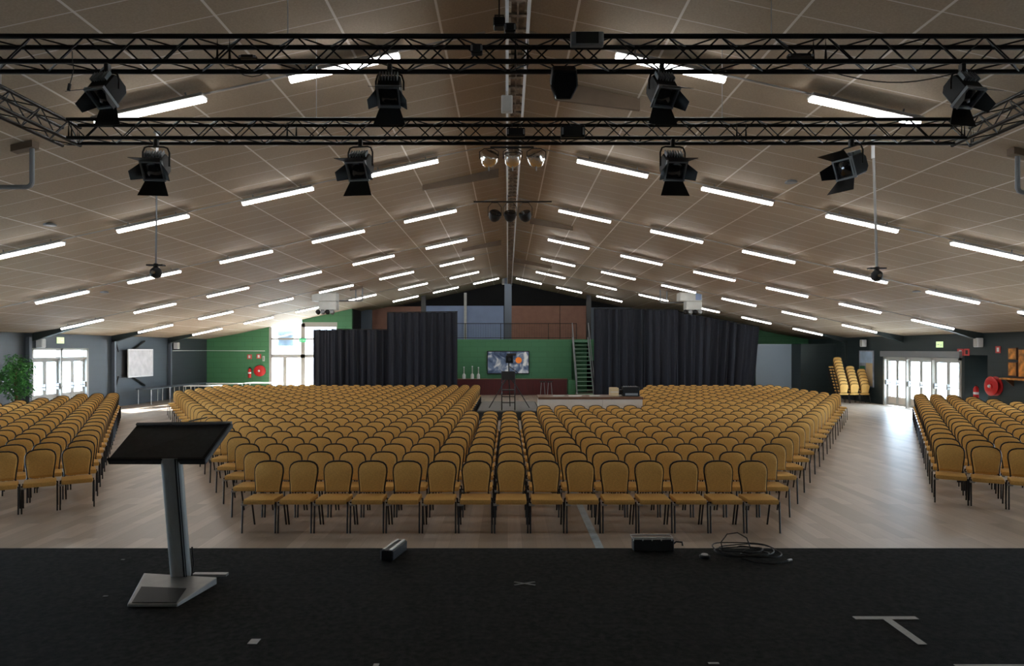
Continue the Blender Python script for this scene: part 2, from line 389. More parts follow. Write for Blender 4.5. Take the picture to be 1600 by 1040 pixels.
# pillars and roof haunches along the side walls
for i, Y in enumerate((20, 25, 30, 35)):
    for sx in (-1, 1):
        m = 'slate' if sx < 0 else 'wall_right'
        if not (sx > 0 and Y in (25, 30)) and not (sx < 0 and Y == 25 and False):
            yy = Y - .35 if (sx < 0 and Y == 25) else Y
            o = MB().bb((sx * W, yy, 0), (sx * (W - .14), yy + .14, 3.0)).build('pillar', m); struct(o)
        h = MB().prism([(sx * W, 2.86), (sx * W, ceil_z(W) + .02), (sx * XK, ceil_z(XK) + .02), (sx * 15.0, ceil_z(15.0) + .01), (sx * 16.2, 3.24)], Y, Y + .22, 'y').build('beam', 'wall_right'); struct(h)
# dark square panel with slanting arms and a map board on the left wall
q = thing('black_panel', 'black square wall panel with four slanting arms, behind the map board', 'wall panel', (-W + .01, 31.2, 1.9))
MB().bb((0, -.9, -.62), (.05, .35, .62)).build('panel', 'blackplastic', q)
MB().bb((-.008, -.2, -.2), (0, .2, .2)).build('wall_mount', 'black', q)
for dy, dz in ((-1, 1), (1, 1), (-1, -1), (1, -1)):
    MB().tube([(.05, -.27 + dy * .5, dz * .55), (.05, -.27 + dy * .72 + (1.0 if dy > 0 else 0), dz * 1.05)], .035, 6).build('arm', 'blackplastic', q)
a, b = onL(193, 546), onL(233, 588)
q = thing('map_board', 'white framed map board hanging on the slate wall', 'notice board', (-W + .16, (a.y + b.y) / 2, 1.92))
MB().bb((0, -1.05, -.62), (.04, 1.05, .62)).build('board', 'board', q)
f = MB()
for s in (-1, 1): f.bb((0, s * 1.05 - .03, -.65), (.05, s * 1.05 + .03, .65)); f.bb((0, -1.02, s * .62 - .03), (.05, 1.02, s * .62 + .03))
f.build('board_frame', 'white', q)

# mezzanine at the far end
MY, MZ = 40.0, 3.15
mx0, mx1 = -3.1, 5.35
mw = MB().bb((-9.0, MY, 2.95), (mx1 + .05, 44, MZ)).bb((-9.0, MY, 0), (3.75, MY + .2, 2.95)).bb((4.75, MY, 1.9), (mx1, MY + .2, 2.95)).bb((3.75, MY + .9, 0), (4.75, MY + 1.1, 2.95))
struct(mw.build('wall_mezzanine', 'green'))
def panel(name, x0, x1, z0, z1, Y, m):
    return struct(MB().bb((x0, Y, z0), (x1, Y + .1, z1)).build(name, m))
PY = 43.0
px = lambda x, D=PY: (x - VX) * D / F
panel('trim_1', px(664), px(787), MZ, 5.30, PY, 'blue')
panel('trim_2', px(797), px(874.5), MZ, 5.30, PY, 'brown')
panel('trim_3', px(875.5), px(919), MZ, 5.30, PY, 'brown')
panel('trim_4', px(581), px(663.5), MZ, 5.26, PY, 'brown')
panel('trim_5', px(553, 42), px(581, 42), MZ, 5.0, 42, 'slate')
panel('trim_6', px(528, 41), px(553, 41), MZ, 4.9, 41, 'olive')
panel('trim_7', px(920), px(1230), MZ, 5.2, PY, 'slate')
struct(MB().bb((-.18, MY + .1, MZ), (.24, MY + .35, 6.75)).build('column', 'slate'))
for xx in (661.5, 920):
    struct(MB().bb(((xx - 3.5 - VX) * 41 / F, 41, MZ), ((xx + 3.5 - VX) * 41 / F, 41.2, 5.9)).build('post_beam', 'black'))
struct(MB().bb(((725 - VX) * 42.7 / F, 42.7, MZ), ((729 - VX) * 42.7 / F, 42.85, 6.1)).build('post_beam', 'palegrey'))
q = thing('balcony_railing', 'thin dark metal railing along the mezzanine edge above green wall', 'railing', (0, MY + .06, MZ))
MB().tube([(-5.2, 0, .93), (4.05, 0, .93)], .022).build('handrail', 'leg', q)
MB().tube([(-5.2, 0, .08), (4.05, 0, .08)], .018).build('bottom_rail', 'leg', q)
for xx in (-5.2, -2.47, -.4, 2.4, 4.05): MB().tube([(xx, 0, 0), (xx, 0, .93)], .022).build('rail_post', 'leg', q)
b = MB()
for i in range(92): b.tube([(-5.1 + i * .1, 0, .08), (-5.1 + i * .1, 0, .92)], .006, 4)
b.build('balusters_lattice', 'leg', q)

# stairs up to the mezzanine
q = thing('staircase', 'steep open green staircase with grey stringers climbing to the mezzanine', 'stairs', (4.25, 0, 0))
ns = 14
for i in range(ns):
    t = (i + .5) / ns
    MB().bb((-.42, 37.1 + t * 2.8 - .1, t * MZ - .02), (.42, 37.1 + t * 2.8 + .12, t * MZ + .02)).build('tread', 'stairgreen', q)
for s in (-1, 1):
    MB().prism([(37.0, 0), (37.3, 0), (40.0, MZ - .05), (40.0, MZ + .12), (39.85, MZ + .12)], s * .45 - .025, s * .45 + .025, 'x').build('stringer', 'midgrey', q)
    MB().tube([(s * .47, 37.2, .95), (s * .47, 39.9, MZ + .95), (s * .47, 39.9, MZ)], .025).build('handrail', 'midgrey', q)
    MB().tube([(s * .47, 37.2, .05), (s * .47, 37.2, .95)], .025).build('rail_post', 'midgrey', q)

# right end: glazed partition, dark booth
struct(MB().bb((13.6, 37.4, 0), (15.55, 37.5, 2.85)).build('window_2', 'frost'))
struct(MB().bb((15.55, 36.2, 0), (W, 39.4, 2.85)).build('wall_booth', 'wall_right'))
struct(MB().prism([(9.5, 0), (W, 0), (W, top(W)), (XK, top(XK)), (9.5, top(9.5))], GY, GY + .2, 'y').build('wall_end_right', 'green'))

# ------------------------------------------------------------------ curtains
def curtain(name, x0, x1, top0, top1, Y, label, folds, amp=.13, y1=None, gather=0.0):
    folds = folds * .8; n = int(folds * 12); y1 = Y if y1 is None else y1
    ph = [random.uniform(-.6, .6) for _ in range(int(folds) + 3)]
    am = [random.uniform(.25, 1.35) for _ in range(int(folds) + 3)]
    rows = 7; v = []; f = []
    for side in (0, 1):
        for j in range(rows):
            tz = j / (rows - 1)
            for i in range(n + 1):
                u = i / n; k = u * folds; c = int(k)
                a = amp * (am[c] + (am[c + 1] - am[c]) * (k - c))
                wob = a * math.sin(2 * PI * k + ph[c] * .4 + (1 - tz) * .5 * math.sin(c * 1.7)) * (.75 + .25 * (1 - tz)) + .05 * math.sin(k * 2.3 + ph[0] * 9) + .03 * math.sin(2 * PI * k * 2.1 + c)
                zt = top0 + (top1 - top0) * u
                x = x0 + (x1 - x0) * u
                if gather: x += gather * (1 - tz) * (u - .0) 
                v.append((x, Y + (y1 - Y) * u + wob + side * .02, .03 + (zt - .03) * tz))
    m = n + 1; o = rows * m
    for s in (0, 1):
        for j in range(rows - 1):
            for i in range(n):
                q_ = (s * o + j * m + i, s * o + j * m + i + 1, s * o + (j + 1) * m + i + 1, s * o + (j + 1) * m + i)
                f.append(q_)
    for i in range(n):
        f.append((i, i + 1, o + i + 1, o + i)); f.append(((rows - 1) * m + i, (rows - 1) * m + i + 1, o + (rows - 1) * m + i + 1, o + (rows - 1) * m + i))
    for j in range(rows - 1):
        f.append((j * m, (j + 1) * m, o + (j + 1) * m, o + j * m)); f.append((j * m + n, (j + 1) * m + n, o + (j + 1) * m + n, o + j * m + n))
    t = thing(name, label, 'curtain', (0, 0, 0))
    mb = MB(); mb.add(v, f); mb.build('cloth', 'curtain', t, smooth=True)
    MB().tube([(x0, Y + .01, top0 + .03), (x1, y1 + .01, top1 + .03)], .03).build('curtain_rail', 'black', t)
    return t
CY = 36.0
cx = lambda x, D: (x - VX) * D / F
curtain('stage_curtain', cx(490, CY), cx(607, CY), 3.60, 3.57, CY, 'lower dark curtain next to the bright tall glazing', 13, gather=-.0)
curtain('stage_curtain', cx(605, CY - .4), cx(715, CY - .4), 4.45, 4.50, CY - .4, 'taller dark curtain ending beside the green bar wall', 11)
curtain('stage_curtain', cx(928, CY), cx(1062, CY), 4.68, 4.62, CY, 'wide tall dark curtain beside the green staircase', 13)
curtain('stage_curtain', cx(1058, CY + .3), cx(1186, CY + .3), 4.55, 3.72, CY + .3, 'dark curtain with sloping top edge beside the frosted partition', 12, amp=.15, gather=-.35)

# ------------------------------------------------------------------ ridge beam
rb = thing('ridge_beam', 'long perforated brown ridge beam with pale side rails under the roof', 'beam', (.12, 0, 0)); 
zb = 6.40
MB().bb((-.075, YB + .2, zb + .03), (.075, 41.0, zb + .42)).build('beam_core', 'ducts', rb)
for s in (-1, 1): MB().bb((s * .125 - .02, YB + .2, zb), (s * .125 + .02, 41.0, zb + .05)).build('side_rail', 'white', rb)
b = MB()
for i in range(100): b.bb((-.105, 5 + i * .36, zb + .005), (.105, 5.06 + i * .36, zb + .03))
b.bb((-.01, 5, zb + .006), (.01, 41, zb + .02)); b.build('cross_lattice', 'ducts', rb)
q = thing('junction_box', 'pale grey junction box fixed to the ridge beam between the trusses', 'junction box', tuple(at(792, 163, 10.2)))
MB().bb((-.085, -.06, -.12), (.085, .06, .12)).build('box_case', 'palegrey', q, bevel=.012)
MB().tube([(-.0, 0, .12), (-.0, 0, .19)], .02).build('conduit', 'palegrey', q)
q = thing('junction_box', 'small pale box where the ridge beam meets the end column', 'junction box', tuple(at(789, 438, 41.25)))
MB().bb((-.18, -.1, -.25), (.18, .1, .25)).build('box_case', 'palegrey', q, bevel=.02)
MB().tube([(-.08, 0, .25), (-.08, 0, 1.0)], .05).build('conduit', 'palegrey', q)

# brown flap panels by the ridge
for (xa, ya, xb_, yb, D, th, txt) in ((868, 146, 1000, 172, 10.6, .30, 'wide brown flap panel right of the ridge beam, between the two trusses'),
                                (779, 268, 660, 294, 16.2, .20, 'brown flap panel left of the ridge beam, past the silver lamps'),
                                (828, 349, 895, 363, 21.6, .20, 'brown flap panel right of the ridge beam, past the black lamps'),
                                (783, 383, 722, 396, 26.7, .2, 'small brown flap panel left of the ridge beam, far end'),
                                (803, 408, 862, 420, 31.8, .2, 'small brown flap panel right of the ridge beam, farthest one')):
    A, B = at(xa, ya, D), at(xb_, yb, D)
    s = 1 if B.x > A.x else -1
    za, zb2 = ceil_z(A.x), ceil_z(B.x)
    tag(MB().prism([(A.x, za), (B.x, zb2), (B.x, zb2 - th * .6), (A.x, za - th)], D, D + .06, 'y').build('ceiling_flap', 'hatch'), txt, 'ceiling panel', 'brown ceiling flaps')

# ------------------------------------------------------------------ tube lights
def light_proto():
    t = thing('ceiling_tube_light', 'x', 'ceiling light', (0, 0, -20))
    MB().bb((-.75, -.095, .0), (.75, .095, .045)).build('housing', 'fixture', t, bevel=.01)
    pr = [(-.045, 0), (-.047, -.028), (-.034, -.046), (0, -.052), (.034, -.046), (.047, -.028), (.045, 0)]
    MB().prism(pr, -.735, .735, 'x').build('diffuser', 'tube', t)
    hb = MB()
    MB().tube([(-.5, 0, .05), (-.5, 0, .12)], .012).build('hanger', 'midgrey', t)
    MB().tube([(.5, 0, .05), (.5, 0, .12)], .012).build('hanger', 'midgrey', t)
    return t
lp = light_proto(); first = True
rowname = {0: 'row nearest the trusses', 1: 'second row from the trusses', 2: 'third row from the trusses', 3: 'fourth row from the trusses',
           4: 'fifth row from the trusses', 5: 'sixth row from the trusses', 6: 'last row by the mezzanine'}
ANG = math.atan(.22)
for r in range(7):
    D = 9.0 + 5 * r
    n = {0: 2, 1: 4, 6: 3}.get(r, 6)
    for s in (-1, 1):
        for k in range(n):
            X = (2.15 + 2.56 * k) if r < 6 else (1.22 + 2.30 * k)
            z = 6.71 - .22 * X + .03
            lab = 'glowing ceiling tube light, %s, %s from ridge on %s slope' % (rowname[r], ORD[k + 1], 'left' if s < 0 else 'right')
            if first: o = lp; o['label'] = lab; first = False
            else: o = copy_thing(lp, (0, 0, 0), 0, lab)
            o['group'] = 'tube lights under the roof'
            o.location = (s * X, D, z); o.rotation_euler = (0, s * ANG, 0)
        xe = (2.15 + 2.56 * (n - 1)) if r < 6 else 6.0
        tag(MB().tube([(s * .3, D + .1, 6.71 - .066 + .13), (s * xe, D + .1, 6.71 - .22 * xe + .13)], .012, 5).build('ceiling_conduit', 'fixture'),
            'thin conduit linking tube lights, %s, %s slope' % (rowname[r], 'left' if s < 0 else 'right'), 'conduit', 'light conduits')
# smoke detectors / small ceiling vents
for (x, y, lab) in ((78, 349, 'small dark ceiling detector above the outermost left tube lights'), (163, 455, 'flat dark ceiling vent near the left wall lights'),
                    (1432, 454, 'flat dark ceiling vent beside the right wall lights'), (1236, 282, 'small dark ceiling detector right of the truss lamps')):
    k = CAMZ; px_ = (x - VX) / F; py_ = (VY - y) / F
    D = (6.89 - CAMZ) / (py_ + .22 * abs(px_)); X = px_ * D
    tag(MB().lathe([(.11, 0), (.11, .03), (.07, .05)], 12, Matrix.Translation((X, D, ceil_z(X) - .045))).build('ceiling_detector', 'midgrey'), lab, 'detector', 'ceiling detectors')

# ------------------------------------------------------------------ trusses
S = .225
def truss(name, p0, p1, label, group, hang):
    """square box truss; p0, p1 = centre line ends"""
    p0, p1 = Vector(p0), Vector(p1); d = (p1 - p0); Ln = d.length; u = d.normalized(); side = Vector((0, 0, 1)).cross(u).normalized(); up = Vector((0, 0, 1))
    t = thing(name, label, 'truss', tuple((p0 + p1) / 2), 0, group); o = (p0 + p1) / 2; h = S / 2
    for a in (-1, 1):
        for b in (-1, 1):
            q = side * h * a + up * h * b - o
            MB().tube([p0 + q, p1 + q], .0225, 10).build('chord', 'truss', t, smooth=True)
    n = max(2, round(Ln / .235)); st = Ln / n
    for (fixed, mv, sg, nm) in ((side, up, 1, 0), (side, up, -1, 1), (up, side, 1, 0), (up, side, -1, 1)):
        mb = MB()
        pts = [p0 + u * (i * st) + fixed * h * sg + mv * h * (1 if (i + nm) % 2 else -1) - o for i in range(n + 1)]
        for i in range(n): mb.tube([pts[i], pts[i + 1]], .0078, 5)
        mb.build('lattice', 'truss', t)
    k = max(1, round(Ln / 3.0))
    for i in range(k + 1):
        mb = MB()
        for e in (-.055, .055):
            c = p0 + u * min(max(i * Ln / k + e, .02), Ln - .02) - o
            cor = [c + side * h * a + up * h * b for a, b in ((-1, -1), (1, -1), (1, 1), (-1, 1))]
            mb.tube(cor, .014, 6, closed=True)
        mb.build('end_frame', 'truss', t)
    for hp in hang:
        c = p0 + u * hp - o; w = p0 + u * hp
        MB().tube([c + up * (h + .02), Vector((c.x, c.y, ceil_z(w.x) - o.z))], .005, 5).build('hanger_wire', 'steel', t)
    return t
LZ = CAMZ + 450 * 6.1 / F
TZ = LZ + S / 2
FY, BY = 6.1 + S / 2, 8.3 + S / 2
TL, TR = -5.50, 5.72
truss('lighting_truss', (-5.2, FY, TZ), (5.45, FY, TZ), 'nearest and longest black box truss, running across above the stage', 'black lighting trusses', (3.2, 7.6))
truss('lighting_truss', (TL + .145, BY, TZ), (TR - .145, BY, TZ), 'far black box truss between the two corner side trusses', 'black lighting trusses', (3.0, 8.0))
truss('lighting_truss', (TL, FY + .2, TZ), (TL, BY + .2, TZ), 'short black side truss running back at the left corner', 'black lighting trusses', (1.0,))
truss('lighting_truss', (TR, FY + .2, TZ), (TR, BY + .2, TZ), 'short black side truss running back at the right corner', 'black lighting trusses', (1.0,))

def spotlight(p, label, sc, pan, tilt, drop, group, flare=38, yw=.19):
    """fresnel lamp under a truss: p = clamp point on the lower chord"""
    t = thing('theatre_spotlight', label, 'stage light', tuple(p), 0, group)
    MB().bb((-.03 * sc, -.03, -.09), (.03 * sc, .03, .0)).build('clamp', 'black', t, bevel=.006)
    piv = Vector((0, 0, -drop))
    Rp = Matrix.Rotation(pan, 4, 'Z')
    w = yw * sc; yt = -.09
    pts = [(-w, 0, piv.z), (-w, 0, yt - .07), (-w * .86, 0, yt - .015), (-w * .6, 0, yt), (w * .6, 0, yt), (w * .86, 0, yt - .015), (w, 0, yt - .07), (w, 0, piv.z)]
    MB().tube(pts, .011 * sc + .002, 6, T=Rp).build('yoke', 'leg', t, smooth=True)
    Hm = Matrix.Translation(piv) @ Rp @ Matrix.Rotation(tilt, 4, 'X') @ Matrix.Scale(sc, 4)
    bd = MB().prism([(-.15, -.15), (.12, -.15), (.19, -.08), (.19, .08), (.12, .15), (-.15, .15)], -.15, .15, 'x', Hm)   # poly in (y,z): front at -y
    bd.build('lamp_body', 'blackplastic', t, bevel=.012)
    fn = MB()
    for i in range(7): fn.bb((-.13 + i * .04, -.02, .15), (-.118 + i * .04, .13, .20), Hm)
    fn.build('cooling_grille', 'midgrey', t)
    MB().lathe([(.12, 0), (.12, .012), (.07, .035), (.0, .042)], 16, Hm @ Matrix.Translation((0, -.155, 0)) @ Matrix.Rotation(R(90), 4, 'X')).build('lens', 'lens', t, smooth=True)
    fr = MB()
    for a in (-1, 1): fr.bb((a * .145 - .015, -.20, -.16), (a * .145 + .015, -.15, .16), Hm); fr.bb((-.13, -.20, a * .145 - .015), (.13, -.15, a * .145 + .015), Hm)
    fr.build('gel_frame', 'midgrey', t)
    for i in range(4):
        Rk = Matrix.Rotation(i * PI / 2, 4, 'Y')
        Lf, w0, w1 = (.24, .14, .22) if i % 2 == 0 else (.20, .12, .07)
        f = R(flare); dy, dz = -math.cos(f), math.sin(f)
        lf = MB()
        q = []
        for e in (0, .006):
            ny, nz = dz * e, -dy * e
            q += [(-w0, -.20 + ny, .155 + nz), (w0, -.20 + ny, .155 + nz), (w1, -.20 + dy * Lf + ny, .155 + dz * Lf + nz), (-w1, -.20 + dy * Lf + ny, .155 + dz * Lf + nz)]
        if i % 2 == 1:
            pass
        lf.add(q, [(3, 2, 1, 0), (4, 5, 6, 7), (0, 1, 5, 4), (1, 2, 6, 5), (2, 3, 7, 6), (3, 0, 4, 7)], Hm @ Rk)
        lf.build('barn_door', 'blackplastic', t)
    return t
bz = LZ - .024
for (x, D, pan, tilt, lab) in ((178, FY - .02, R(-14), R(54), 'black spotlight under near truss, aimed left, at the left end'),
                               (612, FY - .02, R(2), R(50), 'black spotlight under near truss, left of the ridge beam'),
                               (1030, FY - .02, R(14), R(50), 'black spotlight under near truss, right of the ridge beam'),
                               (1492, FY - .02, R(13), R(54), 'black spotlight under near truss, at the right end')):
    spotlight(((x - VX) * D / F, D - .1, bz), lab, .65, pan, tilt, .235, 'spotlights under the near truss', flare=30)
for (x, D, pan, tilt, lab) in ((246, BY - .1, R(8), R(38), 'large black spotlight under far truss, beside the left camera pole'),
                               (564, BY - .1, R(-8), R(38), 'large black spotlight under far truss, left of the ridge beam'),
                               (1050, BY - .1, R(4), R(38), 'large black spotlight under far truss, right of the ridge beam'),
                               (1328, BY - .1, R(-62), R(22), 'large black spotlight under far truss turned sideways, beside the right pole')):
    spotlight(((x - VX) * D / F, D - .03, bz), lab, .80, pan, tilt, .325, 'spotlights under the far truss', flare=35)
# hexagonal black flood lamp
p = at(880, 106, FY - .1)
q = thing('flood_spotlight', 'six-sided black flood lamp under the near truss by the ridge beam', 'stage light', tuple(p))
Hm = Matrix.Translation((0, -.07, -.15)) @ Matrix.Scale(.86, 4) @ Matrix.Rotation(R(35), 4, 'X')
MB().bb((-.03, -.03, -.06), (.03, .03, -.006)).build('clamp', 'black', q)
hx = [(-.075, -.155), (.075, -.155), (.14, -.02), (.12, .13), (-.12, .13), (-.14, -.02)]
MB().prism(hx, -.1, .12, 'y', Hm).build('lamp_body', 'blackplastic', q, bevel=.01)
MB().prism([(a * .8, b * .8) for a, b in hx], -.112, -.1, 'y', Hm).build('lens', 'lens', q)
MB().bb((-.145, -.06, -.13), (-.135, .1, -.0), Hm @ Matrix.Rotation(R(-22), 4, 'Y')).build('side_bracket', 'steel', q)
# small boxes on the trusses
def box_unit(name, x, y, D, d, lab, m='blackplastic', face=None, cat='box'):
    p = at(x, y, D); t = thing(name, lab, cat, tuple(p))
    MB().box((0, 0, 0), d).build('case', m, t, bevel=.008)
    MB().bb((-d[0] * .34, -d[1] / 2 - .012, -d[2] * .4), (d[0] * .34, -d[1] / 2 + .001, d[2] * .4)).build('front_panel', face or 'black', t)
    for s in (-1, 1): MB().bb((s * d[0] * .43 - .01, -d[1] / 2 - .008, -d[2] * .3), (s * d[0] * .43 + .01, -d[1] / 2 + .001, d[2] * .3)).build('hook_mount', 'midgrey', t)
    return t
box_unit('dimmer_box', 917, 62, FY - .19, (.29, .07, .12), 'grey-edged black dimmer box on near truss, right of the ridge beam', 'midgrey')
box_unit('power_box', 895, 206, BY - .2, (.29, .07, .14), 'black finned power box on far truss, right of the ridge beam')
box_unit('cable_box', 806, 207, BY - .2, (.22, .07, .10), 'small black cable box on far truss, under the ridge beam')
box_unit('chain_hoist', 797, 46, FY - .0, (.1, .1, .08), 'tiny black hoist box sitting on near truss at the ridge')
box_unit('small_lamp', 745, 78, FY - .17, (.1, .08, .08), 'tiny black lamp inside near truss, left of the ridge beam')
box_unit('flat_box', 1250, 88, FY - .18, (.23, .05, .03), 'flat black box on near truss lower tube, right half')
box_unit('flat_box', 388, 90, FY - .18, (.15, .05, .03), 'flat black box on near truss lower tube, left half')
q = thing('small_spotlight', 'small black lamp hanging beside the ridge beam above near truss', 'stage light', tuple(at(780, 37, 8.2)))
MB().bb((-.07, -.07, -.06), (.07, .07, .06)).build('lamp_body', 'blackplastic', q, bevel=.015); MB().tube([(0, 0, .06), (0, 0, .3)], .01).build('stem', 'black', q)
MB().tube([(-.06, 0, .0), (-.05, 0, .1), (.05, 0, .1), (.06, 0, 0)], .01).build('yoke', 'black', q)
# cables on the trusses
tag(MB().tube([at(113, 80, 6.02), at(113, 92, 6.02), at(115, 108, 6.02), at(112, 122, 6.02), at(109, 132, 6.02)], .004, 5).tube([at(109, 131, 6.02), at(107, 142, 6.02)], .014, 6).build('hanging_cable', 'black'), 'thin black cable with plug dangling from near truss left end', 'cable')
tag(MB().tube([at(1295 + i * 23, 112 + 17 * math.sin(i / 9 * PI), 6.15) for i in range(10)], .005, 5).build('hanging_cable', 'black'), 'black cable sagging under near truss beside the far right spotlight', 'cable')
tag(MB().tube([at(370 + i * 12, 112 + 8 * math.sin(i / 4 * PI), 6.15) for i in range(5)], .004, 5).build('hanging_cable', 'black'), 'short black cable loop under near truss left of the ridge', 'cable')

# lamp bars on the ridge
def lamp_bar(D, x0, x1, yb, lab, xs, yl, r, kind, labs):
    A, B = at(x0, yb, D), at(x1, yb, D)
    t = thing('lamp_bar', lab, 'bar', tuple((A + B) / 2)); h = (B - A) / 2
    MB().tube([-h, h], .02, 8).build('bar', 'black', t)
    for s in (-.12, .12): MB().tube([(s, 0, 0), (s, 0, 6.40 - A.z - .002)], .01).build('hanger', 'midgrey', t)
    for i, x in enumerate(xs):
        p = at(x, yl, D - .02)
        q = thing('par_lamp', labs[i], 'stage light', tuple(p), 0, kind + ' lamps on the ridge')
        up = A.z - p.z
        T = Matrix.Rotation(R(-38 + (i - 1) * 6), 4, 'X') @ Matrix.Rotation(R((i - 1) * 20), 4, 'Y')
        prf = [(.02, -.16), (.09, -.14), (.145, -.07), (.165, .02), (.16, .09), (.15, .10)]
        mm = 'silver' if kind == 'silver' else 'blackplastic'
        MB().lathe([(a * r / .165, b * r / .165) for a, b in prf], 18, T.inverted()).build('lamp_body', mm, q, smooth=True)
        MB().lathe([(.135 * r / .165, .10 * r / .165), (.135 * r / .165, .108 * r / .165), (.0, .115 * r / .165)], 18, T.inverted()).build('lens', 'silver' if kind == 'silver' else 'lens', q)
        MB().tube([(-r * 1.05, 0, 0), (-r * 1.05, 0, up * .6), (-r * .5, 0, up - .03), (r * .5, 0, up - .03), (r * 1.05, 0, up * .6), (r * 1.05, 0, 0)], .009, 6).build('yoke', 'black', q)
        MB().tube([(0, 0, up - .03), (0, 0, up - .021)], .014, 6).build('hook_clamp', 'black', q)
        if kind == 'silver': MB().tube([(0, 0, -r * .8), (.0, 0, -r * 1.35)], .016, 6).build('knob', 'midgrey', q)
lamp_bar(12.6, 766, 834, 230, 'short black bar carrying three silver lamps under ridge beam', (764, 801, 838), 248, .165, 'silver',
         ('round silver lamp on the ridge bar, leftmost of three', 'round silver lamp on the ridge bar, middle of three', 'round silver lamp on the ridge bar, rightmost of three'))
lamp_bar(17.0, 740, 862, 315, 'long thin black bar across the ridge beam above black lamps', (773, 797, 821), 337, .155, 'black',
         ('round black lamp hanging under long ridge bar, leftmost of three', 'round black lamp hanging under long ridge bar, middle of three', 'round black lamp hanging under long ridge bar, rightmost of three'))

# camera poles from the ceiling
for (x, y, D, r, m, xb, lab, cl) in ((239, 432, 9.95, .013, 'midgrey', 237, 'slim ceiling pole beside left spotlight', 'left'), (1371, 437, 9.95, .019, 'fixture', 1377, 'pale ceiling pole beside right sideways spotlight', 'right')):
    b = at(xb, y - 22, D); Xc = (x - VX) * D / F
    t = thing('ceiling_pole', lab, 'pole', (Xc, D + .12, ceil_z(Xc)))
    zb_ = b.z - ceil_z(Xc)
    MB().tube([(0, 0, 0), (b.x - Xc, 0, zb_)], r, 8).build('pole_tube', m, t)
    MB().tube([(0, 0, 0), (0, 0, -.34)], r + .006, 8).build('pole_sleeve', 'white', t)
    MB().lathe([(.05, -.02), (.05, 0)], 12).build('ceiling_plate', 'midgrey', t)
    c = thing('dome_camera', 'small dark dome camera at the foot of the %s ceiling pole' % cl, 'camera', (b.x, D + .12, b.z), 0, 'cameras on ceiling poles')
    MB().bb((-.12, -.05, -.035), (.12, .05, -.015)).build('mount_plate', 'black', c); MB().tube([(0, 0, -.015), (0, 0, .0)], .03).build('hanger_neck', 'black', c)
    MB().tube([(0, 0, -.03), (0, 0, -.08)], .035).build('neck', 'black', c)
    MB().lathe([(.045, -.06), (.075, -.09), (.085, -.14), (.07, -.19), (.03, -.215)], 14).build('camera_dome', 'blackplastic', c, smooth=True)
    MB().lathe([(.03, 0), (.025, .02)], 12, Matrix.Translation((0, -.08, -.135)) @ Matrix.Rotation(R(90), 4, 'X')).build('lens', 'silver', c)

# ceiling brackets with bent pipes
def bracket(x, y, D, s, w, h, lab, rail=1.3, two=False):
    p = at(x, y, D); X = p.x
    t = thing('ceiling_bracket', lab, 'bracket', (X, D, ceil_z(X)))
    MB().prism([(s * .25, -.22 * .25 * 1), (s * (.25 - 0) - s * rail, 0 - .22 * (rail - .25) * -1 * -1 * -1), (s * .25 - s * rail, .22 * -(rail - .25) - .07), (s * .25, .0 - .13)], -.06, .06, 'y').build('ceiling_rail', 'hatch', t) if False else None
    xs = [0.25, -rail]
    P = [(s * v, (ceil_z(X + s * v) - ceil_z(X))) for v in xs]
    MB().prism([(P[0][0], P[0][1] - .005), (P[1][0], P[1][1] - .005), (P[1][0], P[1][1] - .1), (P[0][0], P[0][1] - .1)], -.07, .07, 'y').build('ceiling_rail', 'hatch', t)
    for k in ((0, .3) if two else (0,)):
        MB().tube([(-s * k, 0, -.05 - .22 * -0), (-s * k, 0, -h + .06 - k * .0), (s * .02 - s * k - (0 if True else 0), 0, -h + .02), (s * .07 - s * k, 0, -h), (s * w, 0, -h)], .032, 8).build('bent_pipe', 'midgrey', t, smooth=True)
    return t
bracket(50, 221, 9.5, -1, .55, .63, 'bent grey pipe on ceiling bracket at the left edge', .05)
bracket(1590, 221, 9.5, 1, .4, .60, 'bent grey pipe on ceiling bracket at the right edge', .1)
bracket(556, 446, 31.0, -1, .85, .62, 'ceiling bracket with bent pipes holding left grey box unit', .3, True)
bracket(1042, 446, 31.0, 1, .75, .62, 'ceiling bracket with bent pipes holding right grey box unit', .3, True)
def hang_unit(x, y, D, w, s, lab, extra):
    p = at(x, y, D); t = thing('hanging_unit', lab, 'ceiling unit', tuple(p))
    MB().bb((-w / 2, -.3, -.02), (w / 2, .3, .36)).build('case', 'palegrey', t, bevel=.03)
    MB().bb((-w / 2 + .3, -.25, -.42), (w / 2, .25, -.02)).build('lower_case', 'palegrey', t, bevel=.03)
    for i in range(4):
        MB().lathe([(.06, -.1), (.1, -.02), (.1, .08), (.05, .12)], 12, Matrix.Translation((-w / 2 + .28 + i * .21, -.2, -.52)) @ Matrix.Rotation(R(60), 4, 'X')).build('lamp', 'blackplastic' if i % 2 == 0 else 'midgrey', t, smooth=True)
    MB().tube([(0, 0, .36), (0, 0, ceil_z(p.x) - p.z)], .03).build('hanger', 'midgrey', t)
    if extra: MB().bb((w / 2 - .3, -.32, .02), (w / 2 - .05, -.3, .34)).build('blue_screen', 'blue', t)
hang_unit(508.5, 470, 30.6, 1.1, 1, 'pale grey ceiling unit with dark lamps beneath, above low curtain', False)
hang_unit(1077, 470, 30.6, 1.0, -1, 'pale grey ceiling unit with blue panel, above right curtains', True)

